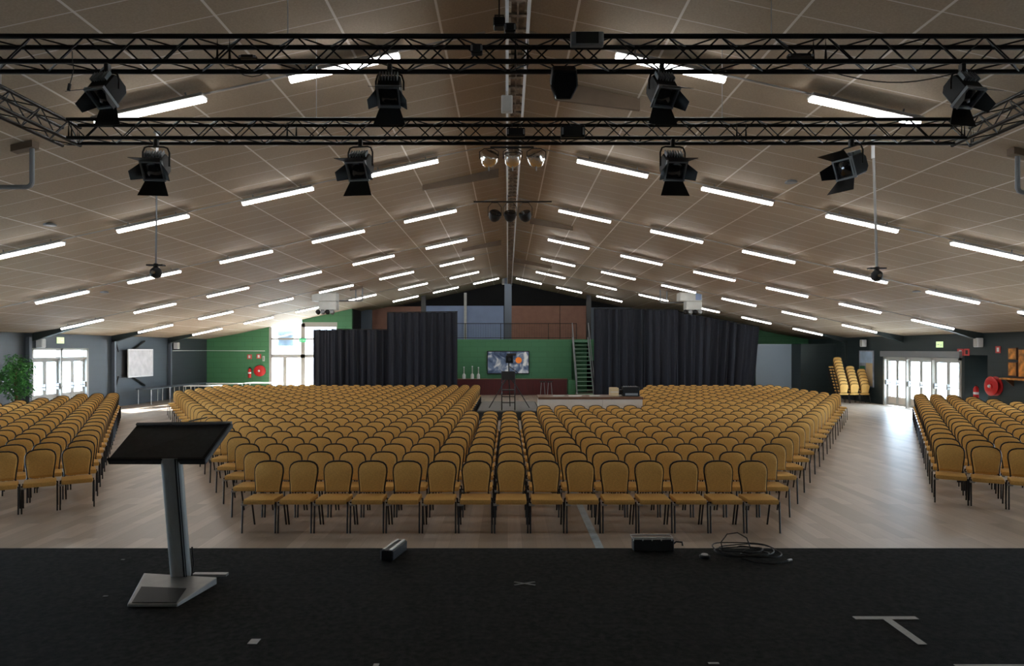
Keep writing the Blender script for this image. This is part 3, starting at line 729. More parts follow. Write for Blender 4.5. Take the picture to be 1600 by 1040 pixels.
# ------------------------------------------------------------------ chairs
SEAT_Z = .47
def chair_parts(n=6, low=False):
    out = {}
    s = MB().bb((-.216, -.235, .395), (.216, .20, SEAT_Z)); out['seat'] = (s, 'fabric', .028, 1 if low else 2)
    half = [(.165, 0.0), (.172, .08), (.188, .20), (.197, .28), (.194, .33), (.178, .375), (.14, .408), (.08, .426)] if not low else [(.166, 0.0), (.190, .21), (.196, .31), (.165, .39), (.08, .426)]
    def yz(v, off=0): return (.150 + v * .17 + off * .985, .495 + v * .985 - off * .17)
    outl = [(u, v) for u, v in half] + [(0, .43)] + [(-u, v) for u, v in reversed(half)]
    k = len(outl); vs = []
    for (sc, off) in ((.90, -.036), (1.0, -.018), (1.0, .018), (.92, .030)):
        for u, v in outl:
            vv = .21 + (v - .21) * sc; y, z = yz(vv, off); vs.append((u * sc, y, z))
    fs = [tuple(range(k))[::-1], tuple(range(3 * k, 4 * k))]
    for j in range(3): fs += [(j * k + i, j * k + (i + 1) % k, (j + 1) * k + (i + 1) % k, (j + 1) * k + i) for i in range(k)]
    out['backrest'] = (MB().add(vs, fs), 'fabric', 0, 1)
    pts = [(.226, .13, .40), (.19, .135, .43)] + [(u + .007, *yz(v + (.011 if v > .3 else 0))) for u, v in half] + [(0, *yz(.442))] + [(-u - .007, *yz(v + (.011 if v > .3 else 0))) for u, v in reversed(half)] + [(-.19, .135, .43), (-.226, .13, .40)]
    out['back_frame'] = (MB().tube(pts, .0125, 4 if low else n), 'leg', 0, 1)
    for nm, a, b in (('leg', (-.229, -.195, .43), (-.230, -.222, 0)), ('leg', (.229, -.195, .43), (.230, -.222, 0)), ('leg', (-.229, .13, .41), (-.230, .255, 0)), ('leg', (.229, .13, .41), (.230, .255, 0))):
        out.setdefault('legs', []).append(MB().tube([a, b], .0125, 4 if low else n))
    return out
cp = chair_parts()
proto = thing('banquet_chair', 'x', 'chair', (0, 0, 0))
for nm in ('seat', 'backrest', 'back_frame'):
    mb, m, bv, sg = cp[nm]; mb.build(nm, m, proto, bevel=bv, seg=sg, smooth=True)
for l in cp['legs']: l.build('leg', 'leg', proto, smooth=True)
kids_plain = list(proto.children)
clipo = MB().bb((-.249, -.215, .375), (-.17, -.165, .41)).build('link_clip', 'clip', proto, bevel=.006)
kids_full = kids_plain + [clipo]

chairs = []   # (x, y, rz, block, row, idx, n)
PIT, ROW = .5, .895
Y0 = 9.685
def seen(x, y, z=.5): 
    u = VX + F * x / y
    return -25 < u < 1625
for r in range(1, 26):
    y = Y0 + (r - 1) * ROW
    half = min(6 + r, 40)
    xs = []
    for i in range(-half, half + 1):
        X = .05 + PIT * i
        u = VX + F * X / (y + .21)
        if r >= 11 and -1.4 < X < .95: continue
        if r >= 13 and X > 0 and u < 1006: continue
        if r >= 19 and (X < -13.0 or X > 12.35): continue
        xs.append(X)
    for j, X in enumerate(xs): chairs.append((X, y, 0.0, 'middle', r, j + 1, len(xs)))
def side_block(ox, oy, s, rows, lim, tagname, th, ta):
    # s=-1: left of the hall; rows step back along (s*sin, cos), seats step outwards along (s*cos, -sin)
    for r in range(rows):
        js = []
        for j in range(16):
            X = ox + s * math.sin(th) * ROW * r + s * math.cos(ta) * PIT * j
            Y = oy + math.cos(th) * ROW * r - math.sin(ta) * PIT * j
            if abs(X) > lim or not seen(X, Y): continue
            js.append((X, Y))
        for j, (X, Y) in enumerate(js): chairs.append((X, Y, -s * ta, tagname, r + 1, j + 1, len(js)))
side_block(-7.02, 11.14, -1, 19, 15.75, 'left', R(28.2), R(33))
side_block(7.43, 11.45, 1, 18, 15.85, 'right', R(29.5), R(31))
chairs.sort(key=lambda c: c[1])
NEAR = chairs[:300]; FAR = chairs[300:]
used = False
for (X, Y, rz, blk, r, j, n) in NEAR:
    rw = 'front' if r == 1 else ORD[r]
    if blk == 'middle':
        k = n + 1 - j
        if 2 * j == n + 1: pos = 'exactly at its centre'
        elif j <= k: pos = ('at its left end' if j == 1 else '%s from its left end' % ORD[j])
        else: pos = ('at its right end' if k == 1 else '%s from its right end' % ORD[k])
        lab = 'mustard banquet chair in %s row of middle block, %s' % (rw, pos)
        grp = 'banquet chairs of the middle block'
    else:
        pos = 'on the aisle' if j == 1 else '%s from the aisle' % ORD[j]
        lab = 'mustard banquet chair in %s row of angled %s block, %s' % (rw, blk, pos)
        grp = 'banquet chairs of the angled %s block' % blk
    ry = random.uniform(-.008, .008); jx = random.uniform(-.002, .002)
    kids = kids_full if Y < 13.0 else kids_plain
    if not used:
        used = True; o = proto; o.location = (X, Y, 0); o.rotation_euler = (0, 0, rz); o['label'] = lab; o['group'] = grp
    else: copy_thing(proto, (X + jx, Y, 0), rz + ry, lab, grp, kids)
# the rest of the seating: one mass
lowp = chair_parts(4, True); tmp = []
for nm in ('seat', 'backrest', 'back_frame'):
    mb, m, bv, sg = lowp[nm]; o = mb.build('tmp', m, None, bevel=bv, seg=1, smooth=True); tmp.append((o, 0 if m == 'fabric' else 1))
for l in lowp['legs']: tmp.append((l.build('tmp', 'leg', None), 1))
bv_, bf_, bm_ = [], [], []
for o, mi in tmp:
    b = len(bv_); bv_ += [tuple(v.co) for v in o.data.vertices]
    for p in o.data.polygons: bf_.append(tuple(b + i for i in p.vertices)); bm_.append(mi)
    me = o.data; bpy.data.objects.remove(o); bpy.data.meshes.remove(me)
allv, allf, allm = [], [], []
for (X, Y, rz, *_r) in FAR:
    rz += random.uniform(-.008, .008); c, s_ = math.cos(rz), math.sin(rz); b = len(allv)
    allv += [(X + c * x - s_ * y, Y + s_ * x + c * y, z) for x, y, z in bv_]
    allf += [tuple(b + i for i in f) for f in bf_]; allm += bm_
me = bpy.data.meshes.new('banquet_chairs'); me.from_pydata(allv, [], allf)
me.materials.append(M['fabric']); me.materials.append(M['leg'])
me.polygons.foreach_set('material_index', allm); me.polygons.foreach_set('use_smooth', [m == 0 for m in allm]); me.update()
try: me.set_sharp_from_angle(angle=R(40))
except Exception: pass
o = bpy.data.objects.new('banquet_chairs', me); COL.objects.link(o)
tag(o, 'mass of mustard banquet chairs filling the rear rows of all blocks', 'chairs', None, 'stuff')

# ------------------------------------------------------------------ lectern
SZ = STG
def at_stage(x, y):
    D = (CAMZ - SZ) * F / (y - VY); return Vector(((x - VX) * D / F, D, SZ))
q = thing('lectern', 'black and grey lectern with sloping top standing on the stage', 'lectern', (-2.47, 5.14, SZ))
o = Vector((-2.47, 5.14, SZ))
def loc(p): return Vector(p) - o
# base plate: ramped front part with a dark insert
fl_, frr, rb_, lb = at_stage(199, 948), at_stage(277, 948), at_stage(339, 912), at_stage(225, 905)
def lift(p, h): return Vector((p.x, p.y, SZ + h))
v = [lift(fl_, .0), lift(frr, .0), lift(rb_, 0), lift(lb, 0), lift(fl_, .022), lift(frr, .022), lift(rb_, .05), lift(lb, .05)]
MB().add([loc(p) for p in v], [(0, 3, 2, 1), (4, 5, 6, 7), (0, 1, 5, 4), (1, 2, 6, 5), (2, 3, 7, 6), (3, 0, 4, 7)]).build('base_plate', 'basemetal', q, bevel=.004)
def bil(a, b, t, u):   # on the plate: t along width, u front to back
    f0 = fl_.lerp(frr, t); b0 = lb.lerp(rb_, t); p = f0.lerp(b0, u); return Vector((p.x, p.y, SZ + .022 + .028 * u + b))
v = [bil(0, .001, .08, .03), bil(0, .001, .96, .03), bil(0, .001, .80, .52), bil(0, .001, .08, .52)]
v2 = [p + Vector((0, 0, .004)) for p in v]
MB().add([loc(p) for p in v + v2], [(0, 3, 2, 1), (4, 5, 6, 7), (0, 1, 5, 4), (1, 2, 6, 5), (2, 3, 7, 6), (3, 0, 4, 7)]).build('base_insert', 'blackplastic', q)
a_, b_ = at_stage(300, 903), at_stage(353, 903)
MB().bb((a_.x - o.x, a_.y - o.y, .012), (b_.x - o.x, a_.y - o.y + .05, .03)).build('foot_bar', 'basemetal', q)
# leaning oval column
ct = loc((-2.475, 5.03, SZ + .945)); cb = Vector((0.012, 0.0, .04))
ring = lambda c, rx, ry: [c + Vector((rx * math.cos(2 * PI * i / 24), ry * math.sin(2 * PI * i / 24), 0)) for i in range(24)]
vs = ring(cb, .076, .055) + ring(ct, .078, .055)
MB().add(vs, [tuple(range(24))[::-1], tuple(range(24, 48))] + [(i, (i + 1) % 24, 24 + (i + 1) % 24, 24 + i) for i in range(24)]).build('column', 'pole', q, smooth=True)
for e, rr in ((.050, .006), (.066, .004)):
    MB().tube([cb + Vector((e, -.05, 0)), ct + Vector((e, -.05, 0))], rr, 6).build('cable', 'black', q)
MB().tube([cb + Vector((.085, -.01, .0)), cb + Vector((.10, -.01, .10)), cb + Vector((.088, -.01, .22))], .005, 6).build('cable', 'black', q)
# sloping board
A, B = at(167, 719, 4.98), at(320, 719, 5.0)
C_, D_ = at(363, 660, 5.33), at(215, 662, 5.33)
def quadbox(p, th):
    n_ = (p[1] - p[0]).cross(p[3] - p[0]).normalized() * th
    if n_.z > 0: n_ = -n_
    vv = [loc(x) for x in p] + [loc(x + n_) for x in p]
    return MB().add(vv, [(0, 1, 2, 3), (7, 6, 5, 4), (0, 4, 5, 1), (1, 5, 6, 2), (2, 6, 7, 3), (3, 7, 4, 0)])
quadbox([A, B, C_, D_], .042).build('reading_board', 'lectern_top', q, bevel=.004)
up_ = (B - A).cross(D_ - A).normalized()
if up_.z < 0: up_ = -up_
e1, e2 = D_.lerp(A, .05) + up_ * .014, C_.lerp(B, .05) + up_ * .014
quadbox([e1, e2, C_ + up_ * .014, D_ + up_ * .014], .0135).build('back_lip', 'midgrey', q)
r1, r2 = B.lerp(A, .035) + up_ * .012, C_.lerp(D_, .035) + up_ * .012
quadbox([r1, B + up_ * .012, C_ + up_ * .012, r2], .0115).build('side_rim', 'blackplastic', q)
l1, l2 = A.lerp(D_, .05) + up_ * .01, B.lerp(C_, .05) + up_ * .01
quadbox([A + up_ * .01, B + up_ * .01, l2, l1], .0095).build('front_lip', 'blackplastic', q)
MB().tube([loc(D_.lerp(C_, .55) + up_ * .02), loc(D_.lerp(C_, .75) + up_ * .055)], .006, 6).build('microphone_stub', 'midgrey', q)

# ------------------------------------------------------------------ things on the stage
def tape(x0, x1, y0, y1, lab, m='whitetape'):
    return tag(MB().bb((x0, y0, SZ + .0005), (x1, y1, SZ + .0025)).build('floor_tape', m), lab, 'tape')
p = at_stage(1333, 964); p2 = at_stage(1434, 966); p3 = at_stage(1440, 1006)
t = thing('tape_mark', 'T-shaped white tape mark on the black stage carpet', 'tape mark', (2.45, 4.43, SZ))
MB().bb((p.x - 2.45, -.025, .0005), (p2.x - 2.45, .022, .003)).build('cross_tape', 'whitetape', t)
MB().bb((-.025, -.40, .0005), (.027, -.025, .003)).build('stem_tape', 'whitetape', t)
t = thing('tape_mark', 'faint grey tape cross on the stage carpet behind centre chairs', 'tape mark', tuple(at_stage(820, 911.5)))
for a in (-1, 1):
    MB().box((0, 0, .0015 + (.001 if a > 0 else 0)), (.17, .018, .002), Matrix.Rotation(R(a * 24), 4, 'Z')).build('tape_strip', 'greytape', t)
p = at_stage(397, 1002); tape(p.x - .028, p.x + .028, p.y - .035, p.y + .035, 'small white tape patch on stage carpet near lectern base')
p = at_stage(1490, 1038); tape(p.x, p.x + .6, p.y - .05, p.y, 'white tape strip at the bottom right of the stage carpet')
p = at_stage(1115, 1036); tape(p.x - .03, p.x + .03, p.y - .01, p.y + .01, 'tiny pale tape scrap at the front of stage carpet')
p = at_stage(588, 1038); tape(p.x - .015, p.x + .015, p.y - .02, p.y + .01, 'tiny white tape scrap left of the stage centre')
p = at_stage(165, 931); tape(p.x - .016, p.x + .016, p.y - .01, p.y + .01, 'tiny white speck of tape left of lectern base', 'greytape')
p = at_stage(192, 874); tape(p.x - .014, p.x + .014, p.y - .01, p.y + .01, 'tiny white speck of tape left of lectern column', 'greytape')
# small black bar lamp at the stage edge
p, p2 = at_stage(604, 876), at_stage(627, 858)
t = thing('footlight', 'small black and silver bar lying at the stage edge', 'footlight', tuple((p + p2) / 2)); d = (p2 - p) / 2
ang = math.atan2(d.y, d.x) - PI / 2
T = Matrix.Rotation(ang, 4, 'Z'); ln = d.length
MB().bb((-.055, -ln, .0), (.055, ln, .085), T).build('case', 'blackplastic', t, bevel=.008)
MB().bb((-.04, -ln * .95, .084), (-.02, ln * .95, .094), T).build('silver_rail', 'steel', t)
MB().bb((.02, -ln * .95, .084), (.04, ln * .95, .094), T).build('silver_rail', 'steel', t)
# black multi-way box
p = at_stage(990, 861)
t = thing('stage_box', 'black cable box with grey top rim at the stage edge', 'stage box', (p.x, p.y, SZ))
MB().bb((0, 0, 0), (.35, .10, .10)).build('case', 'black', t, bevel=.006)
MB().tube([(-.01, .0, .115), (.34, .0, .115), (.34, .1, .115), (-.01, .1, .115)], .006, 6, closed=True).build('top_rim', 'steel', t)
for xx in (.0, .08, .16, .24, .33): MB().tube([(xx, .0, .09), (xx, 0, .115)], .005, 5).build('rim_post', 'steel', t)
MB().tube([(.34, .05, .04), (.38, .05, .07), (.43, .05, .065), (.435, .05, .035)], .008, 6).build('handle', 'black', t)
p = at_stage(1101, 871)
t = thing('boundary_puck', 'small round pale-topped puck on the stage beside coiled cable', 'puck', tuple(p))
MB().lathe([(.042, 0), (.045, .018), (.036, .026)], 20).build('puck_body', 'black', t, smooth=True); MB().lathe([(.030, .026), (.026, .032)], 20).build('top_disc', 'palegrey', t, smooth=True)
# coiled cable
t = thing('coiled_cable', 'loose coil of black cable on the stage edge', 'cable', tuple(at_stage(1168, 866)))
pts = []
for i in range(130):
    a = i * .21; rr = .15 + .06 * math.sin(a * .37 + 1) + .025 * math.sin(a * 1.31)
    pts.append((rr * math.cos(a) * 1.35 + .05 * math.sin(a * .21), rr * math.sin(a) * .95 + .04 * math.cos(a * .29), .009 + .03 * (i / 130) + .012 * math.sin(a * 1.7) ** 2))
MB().tube(pts, .0055, 5).build('coil', 'black', t, smooth=True)
MB().tube([(-.2, .02, .01), (-.21, .05, .09), (-.15, .07, .155), (-.06, .08, .165), (.02, .08, .12), (.06, .09, .02)], .0055, 5).build('raised_loop', 'black', t, smooth=True)
MB().tube([(-.1, -.12, .01), (-.02, -.24, .01), (.1, -.29, .01), (.2, -.24, .01), (.26, -.20, .01)], .0055, 5).build('tail', 'black', t, smooth=True)
MB().tube([(.26, -.20, .012), (.30, -.18, .012)], .010, 6).build('plug', 'steel', t)
tag(MB().bb((1.13, 8.0, .0006), (1.235, 20.5, .002)).build('floor_tape', 'tape'), 'pale blue tape line on wooden floor running under the middle chairs', 'tape')

# ------------------------------------------------------------------ camera position, desk, bar
RD, RH = 24.6, .32
t = thing('camera_riser', 'low grey carpeted riser under the tripod and tall chair', 'riser', (0, 0, 0))
MB().bb((-1.12, RD, 0), (1.2, 29.5, RH - .02)).build('riser_body', 'riserdark', t)
MB().bb((-1.08, RD + .35, RH - .02), (1.15, 29.45, RH)).build('riser_top', 'riser', t)
D = 25.9
q = thing('tripod', 'tall black camera tripod standing on the grey riser', 'tripod', (.05, D, RH))
for (x, y) in ((-.75, -.05), (.78, .0), (.05, .75)): MB().tube([(0, 0, 1.25), (x * .35, y * .35, .85), (x, y, .02)], .028, 6, r2=.018).build('leg', 'black', q)
MB().tube([(0, 0, 1.1), (0, 0, 1.72)], .03).build('centre_column', 'black', q)
MB().tube([(0, 0, 1.6), (.35, -.25, 1.35)], .014).build('pan_handle', 'black', q)
MB().tube([(-.4, 0, .55), (.4, 0, .55)], .012).build('spreader', 'black', q)
q = thing('video_camera', 'black video camera with monitor on the tall tripod', 'camera', (.07, D, RH + 1.72))
MB().bb((-.14, -.25, 0), (.14, .25, .28)).build('camera_body', 'blackplastic', q, bevel=.02); MB().bb((-.1, -.2, .28), (.26, .1, .36)).build('viewfinder', 'black', q, bevel=.01)
MB().tube([(0, -.25, .14), (0, -.42, .14)], .07, 12).build('lens', 'lens', q)
q = thing('director_chair', 'tall dark wooden director chair with black back before the tripod', 'chair', (0.03, 25.25, RH))
for sx in (-1, 1):
    MB().tube([(sx * .24, -.2, 0), (sx * .24, -.2, 1.0)], .022).build('leg', 'leg', q); MB().tube([(sx * .24, .2, 0), (sx * .24, .2, 1.42)], .022).build('leg', 'leg', q)
    MB().tube([(sx * .24, -.22, .99), (sx * .24, .2, .99)], .02).build('armrest', 'leg', q)
for z in (.28, .5): MB().tube([(-.24, -.2, z), (.24, -.2, z)], .016).build('stretcher', 'leg', q)
MB().bb((-.24, -.2, .72), (.24, .2, .75)).build('seat', 'black', q); MB().bb((-.25, .18, 1.1), (.25, .21, 1.42)).build('backrest', 'black', q)

DK = 21.5
x0, x1 = cx(842, DK), cx(1004, DK)
q = thing('control_desk', 'long cream-fronted control desk with dark wooden top edge', 'desk', (0, DK, 0))
MB().bb((x0, 0, 0), (x0 + 2.0, .05, .98)).build('front_panel', 'offwhite', q); MB().bb((x0 + 2.01, 0, 0), (x1, .05, .98)).build('front_panel', 'offwhite', q)
MB().bb((x0, .05, 0), (x0 + .04, 1.1, .98)).build('side_panel', 'offwhite', q); MB().bb((x1 - .04, .05, 0), (x1, 1.1, .98)).build('side_panel', 'offwhite', q)
MB().bb((x0 - .02, -.03, .98), (x1 + .02, 1.2, 1.05)).build('desk_top', 'wood', q, bevel=.008)
for (x, w, y, h, m, nm, lab, cat) in ((985, .52, .55, .30, 'blackplastic', 'mixing_console', 'black mixing console at the right end of the control desk', 'mixer'), (959, .26, .6, .27, 'cream', 'cardboard_box', 'cream box on the control desk beside the mixing console', 'box')):
    X = cx(x, DK + y)
    t = thing(nm, lab, cat, (X, DK + y, 1.05))
    MB().bb((-w / 2, -.2, 0), (w / 2, .2, h)).build('case', m, t, bevel=.015)
    if nm == 'mixing_console':
        for i in range(6): MB().bb((-w / 2 + .05 + i * .075, -.15, h), (-w / 2 + .08 + i * .075, .15, h + .015)).build('fader_strip', 'midgrey', t)
        MB().bb((-w / 2 - .1, -.05, .1), (-w / 2, .1, .2)).build('side_handle', 'black', t)
        MB().bb((-.2, -.215, .03), (.2, -.2, .1)).build('label_strip', 'midgrey', t)
    else: MB().bb((-w / 2, -.202, h * .45), (w / 2, -.2, h * .55)).build('box_tape', 'offwhite', t)
for i, (x, w, lab) in enumerate(((872, .35, 'flat grey papers at the left end of control desk'), (898, .4, 'flat pale papers in the middle of control desk'), (928, .3, 'flat papers on the control desk before the stairs'))):
    X = cx(x, DK + .5); tag(MB().bb((X - w / 2, DK + .35, 1.05), (X + w / 2, DK + .6, 1.062)).bb((X - w / 2 + .03, DK + .4, 1.062), (X + w / 2 + .03, DK + .58, 1.07)).build('paper_sheets', 'paper' if i == 1 else 'palegrey'), lab, 'papers', 'papers on the control desk')
# bar in front of the green wall
BD = 38.4
q = thing('bar_counter', 'dark red bar counter along the foot of the green wall', 'bar', (0, BD, 0))
MB().bb((cx(680, BD), 0, 0), (cx(886, BD), .08, .86)).build('front_panel', 'darkred', q); MB().bb((cx(680, BD) - .05, -.06, .86), (cx(887, BD), .6, .90)).build('worktop', 'wood', q, bevel=.006)
MB().bb((cx(888, BD), .0, 0), (cx(899, BD), .5, .82)).build('end_block', 'green', q)
for i, (x, h) in enumerate(((725, .62), (738, .66), (747.5, .6))):
    t = thing('bar_bottle', 'tall white-based bottle on the bar counter, %s from the curtain' % ORD[i + 1], 'bottle', (cx(x, BD + .25), BD + .25, .9), 0, 'bottles on the bar counter')
    MB().lathe([(.09, 0), (.09, .22), (.035, .30)], 10).build('bottle_body', 'bottle', t, smooth=True); MB().lathe([(.032, .30), (.028, h)], 8).build('neck', 'palegrey', t, smooth=True)
    MB().lathe([(.038, h), (.038, h + .06)], 8).build('cap', 'white', t)
for i, x in enumerate((848, 859)):
    t = thing('bar_stool', 'thin tall stool before the dark red bar, %s from the staircase' % ('second' if i == 0 else 'nearest'), 'stool', (cx(x, 37.4), 37.4, 0), 0, 'stools at the bar')
    MB().lathe([(.16, .76), (.17, .79), (.15, .81)], 12).build('seat', 'leg', t)
    for a in range(4): MB().tube([(.1 * math.cos(a * PI / 2 + .78), .1 * math.sin(a * PI / 2 + .78), .77), (.19 * math.cos(a * PI / 2 + .78), .19 * math.sin(a * PI / 2 + .78), 0)], .014, 5).build('leg', 'midgrey', t)
# wall screen
A, B = at(761, 548, 39.9), at(827, 584, 39.9)
q = thing('wall_screen', 'wide wall screen with blue-white picture and orange disc on green wall', 'screen', ((A.x + B.x) / 2, 39.9, (A.z + B.z) / 2))
w, h = (B.x - A.x) / 2, (A.z - B.z) / 2
MB().bb((-w, -.04, -h), (w, .095, h)).build('screen_frame', 'black', q, bevel=.01)
MB().bb((-w + .05, -.048, -h + .05), (w - .05, -.041, h - .05)).build('display', 'screen', q)

# ------------------------------------------------------------------ safety gear, signs, speakers
def reel(p, nrm, lab, r=.31):
    ax = Matrix.Translation(p) @ (Matrix.Rotation(R(90), 4, 'X') if nrm == 'y' else Matrix.Rotation(R(90), 4, 'X') @ Matrix.Identity(4))
    if nrm == 'x': ax = Matrix.Translation(p) @ Matrix.Rotation(R(-90), 4, 'Y')
    t = thing('hose_reel', lab, 'hose reel', tuple(p)); L_ = Matrix.Translation(-Vector(p))
    T = L_ @ ax
    MB().lathe([(r, .0), (r * 1.02, .04), (r * .96, .05)], 28, T).build('rear_disc', 'red', t, smooth=True)
    MB().lathe([(r * .62, .05), (r * .62, .17)], 20, T).build('hose_drum', 'black', t, smooth=True)
    MB().lathe([(r, .17), (r * 1.02, .2), (r * .9, .22), (r * .3, .215), (r * .25, .25), (.01, .26)], 28, T).build('front_disc', 'red', t, smooth=True)
    MB().lathe([(.12, -.0), (.12, .045)], 14, T).build('wall_mount', 'black', t)
    MB().lathe([(.06, .255), (.05, .29), (.01, .30)], 14, T).build('hub', 'white', t, smooth=True)
    return t
def sign(p, nrm, w, h, m, lab, cat='sign', inner='white', kind='square'):
    t = thing('wall_sign', lab, cat, tuple(p))
    s = {'y': 1, 'L': 1, 'R': -1}[nrm]
    def bx(a0, a1, z0, z1, d0, d1):
        return MB().bb((a0, -d1, z0), (a1, -d0, z1)) if nrm == 'y' else MB().bb((s * d0, a0, z0), (s * d1, a1, z1))
    bx(-w / 2, w / 2, -h / 2, h / 2, 0, .02).build('plate', m, t)
    if kind == 'exit':
        bx(-w * .32, -w * .22, -h * .32, h * .12, .02, .024).build('pictogram_figure', inner, t)
        bx(.0, w * .36, -h * .07, h * .07, .02, .024).build('pictogram_arrow', inner, t)
    else:
        bx(-w * .25, w * .2, -h * .3, h * .3, .02, .024).build('pictogram', inner, t)
    return t
GYf = GY - .001
reel(at(407, 579, GYf), 'y', 'red fire hose reel on the far green wall')
def extinguisher(p, lab):
    t = thing('fire_extinguisher', lab, 'fire extinguisher', tuple(p))
    MB().lathe([(.085, 0), (.09, .02), (.09, .46), (.05, .53), (.03, .55)], 16).build('cylinder_body', 'red', t, smooth=True)
    MB().bb((-.03, -.02, .55), (.03, .02, .60)).build('valve_head', 'black', t); MB().tube([(.03, 0, .58), (.1, 0, .52), (.11, 0, .25)], .012).build('hose', 'black', t)
    MB().lathe([(.0908, .24), (.0908, .33)], 16).build('label_band', 'white', t)
    MB().bb((-.05, .07, .3), (.05, .115, .36)).build('wall_mount', 'black', t)
    return t
p = at(390, 590, GYf - .12); extinguisher((p.x, p.y, p.z), 'red fire extinguisher hanging on the far green wall')
sign(at(390, 557, GYf), 'y', .26, .26, 'signred', 'red square sign above the extinguisher on green wall')
sign(at(404.5, 556.5, GYf), 'y', .26, .26, 'signred', 'red and white square sign above the hose reel on green wall')
sign(at(412, 560, GYf), 'y', .12, .3, 'palegrey', 'narrow pale plate beside the red signs on green wall', inner='midgrey')
sign(at(473, 531.5, GY - .0), 'y', .40, .22, 'exitgreen', 'green exit sign fixed to the mullion of the tall glazing', 'exit sign', 'white', 'exit')
p = onL(94, 531.5); sign(p + Vector((.001, 0, 0)), 'L', .42, .24, 'exitlit', 'lit pale green exit sign above the left double doors', 'exit sign', 'white', 'exit')
p = onR(1468.5, 538); sign(p - Vector((.001, 0, 0)), 'R', .42, .24, 'exitlit', 'lit pale green exit sign above the right glass doors', 'exit sign', 'white', 'exit')
p = onR(1501, 550); sign(p - Vector((.001, 0, 0)), 'R', .34, .26, 'signred', 'pale red sign at the corner of right door header')
p = onR(1511, 550); sign(p - Vector((.001, 0, 0)), 'R', .30, .26, 'signred', 'dark red sign next to the passage opening', inner='black')
p = onR(1560, 546); sign(p - Vector((.001, 0, 0)), 'R', .24, .24, 'signred', 'red square sign above the right hose reel')
p = onR(1557, 603); reel(p - Vector((.001, 0, 0)), 'x', 'bright red fire hose reel on the dark right wall', .34)
p = onR(1525, 622, W + .25); extinguisher((p.x, p.y, .62), 'red fire extinguisher in the dark passage by the right doors')
MB().bb((W + .12, 25.2, .55), (W + .4, 25.45, .62)).build('wall_bracket', 'black'); tag(bpy.data.objects['wall_bracket'], 'small black bracket under the extinguisher in the passage', 'bracket')
def speaker(x, y, side, lab):
    p = onL(x, y) if side < 0 else onR(x, y)
    t = thing('wall_speaker', lab, 'speaker', (p.x - side * .16, p.y, p.z), 0, 'white wall speakers')
    MB().bb((-.11, -.12, -.17), (.11, .12, .17)).build('cabinet', 'white', t, bevel=.02)
    MB().bb((-side * .112, -.1, -.15), (-side * .118, .1, .15)).build('grille', 'palegrey', t); MB().tube([(side * .1, 0, .0), (side * .155, 0, 0)], .02).build('wall_mount', 'midgrey', t)
speaker(57, 536, -1, 'white wall speaker beside the left double doors'); speaker(271, 540, -1, 'white wall speaker near the green wall corner')
speaker(1535.5, 535, 1, 'white wall speaker above the dark passage'); speaker(1354, 536, 1, 'white wall speaker above the tall poster')
# white pipe along the left end
tag(MB().tube([(-W + .08, 35.3, 2.49), (-W + .08, 39.4, 2.49), (-14.0, 39.4, 2.47)], .018, 6).build('wall_pipe_rail', 'white'), 'thin white pipe along slate and green walls', 'pipe')
# right wall: poster, orange serving window
a, b = onR(1344, 545), onR(1366, 608)
q = thing('hanging_poster', 'tall blue, green and pink poster on right wall behind chair stacks', 'poster', (W - .03, (a.y + b.y) / 2, 0))
hw = (a.y - b.y) / 2
MB().bb((-.02, -hw, .75), (.02, hw, 2.5)).build('poster_sheet', 'poster', q)
MB().bb((-.023, -hw * .9, 1.9), (-.02, hw * .9, 2.45)).build('blue_print', 'posterblue', q); MB().bb((-.024, .1, 1.0), (-.02, hw * .9, 1.75)).build('green_print', 'green', q); MB().bb((-.024, -hw * .9, .8), (-.02, 0, 1.9)).build('pink_print', 'cream', q)
for (x0_, x1_, y0_, y1_, lab) in ((1577, 1590.5, 543, 562, 'upper orange pane of serving window on the right wall nearest the hose reel'), (1577, 1590.5, 565, 588, 'lower orange pane of serving window above the wall shelf'), (1593, 1606, 545, 590, 'tall orange pane of serving window at the right edge of right wall')):  # framed orange boards stand in for an orange-lit serving window
    a, b = onR(x0_, y0_), onR(x1_, y1_); yc = (a.y + b.y) / 2; hw = abs(a.y - b.y) / 2; zc = (a.z + b.z) / 2; hz = abs(a.z - b.z) / 2
    q = thing('serving_window_pane', lab, 'picture', (W - .02, yc, zc), 0, 'orange serving window panes')
    MB().bb((-.03, -hw, -hz), (.02, hw, hz)).build('pane_frame', 'wood', q); MB().bb((-.034, -hw + .03, -hz + .03), (-.03, hw - .03, hz - .03)).build('print', 'orange', q)
a = onR(1582, 590)
q = thing('wall_shelf', 'orange wooden wall shelf under the orange serving window panes', 'shelf', (W, a.y - .4, a.z))
MB().bb((-.35, -1.0, -.06), (0, .55, 0)).build('shelf_board', 'orange', q)
for y in (-.7, .35): MB().prism([(-.3, -.06), (0, -.06), (0, -.3)], y - .02, y + .02, 'y').build('shelf_bracket', 'wood', q)

# stacked chairs by the right wall
sp = None
seatm = [c for c in kids_plain if c.name.startswith('seat')]
for si, (x, n, D, txt) in enumerate(((1315.5, 10, 32.6, 'tallest stack'), (1332, 7, 32.6, 'middle stack'), (1348.5, 6, 32.6, 'shortest stack'))):
    X = cx(x, D)
    for k in range(n):
        pos = 'bottom chair' if k == 0 else ('top chair' if k == n - 1 else '%s chair up' % ORD[k + 1])
        lab = 'mustard banquet chair in the %s by the dark right wall, %s' % (txt, pos)
        copy_thing(proto, (X, D + k * .075, k * .14), R(180), lab, 'stacked banquet chairs', kids_plain)

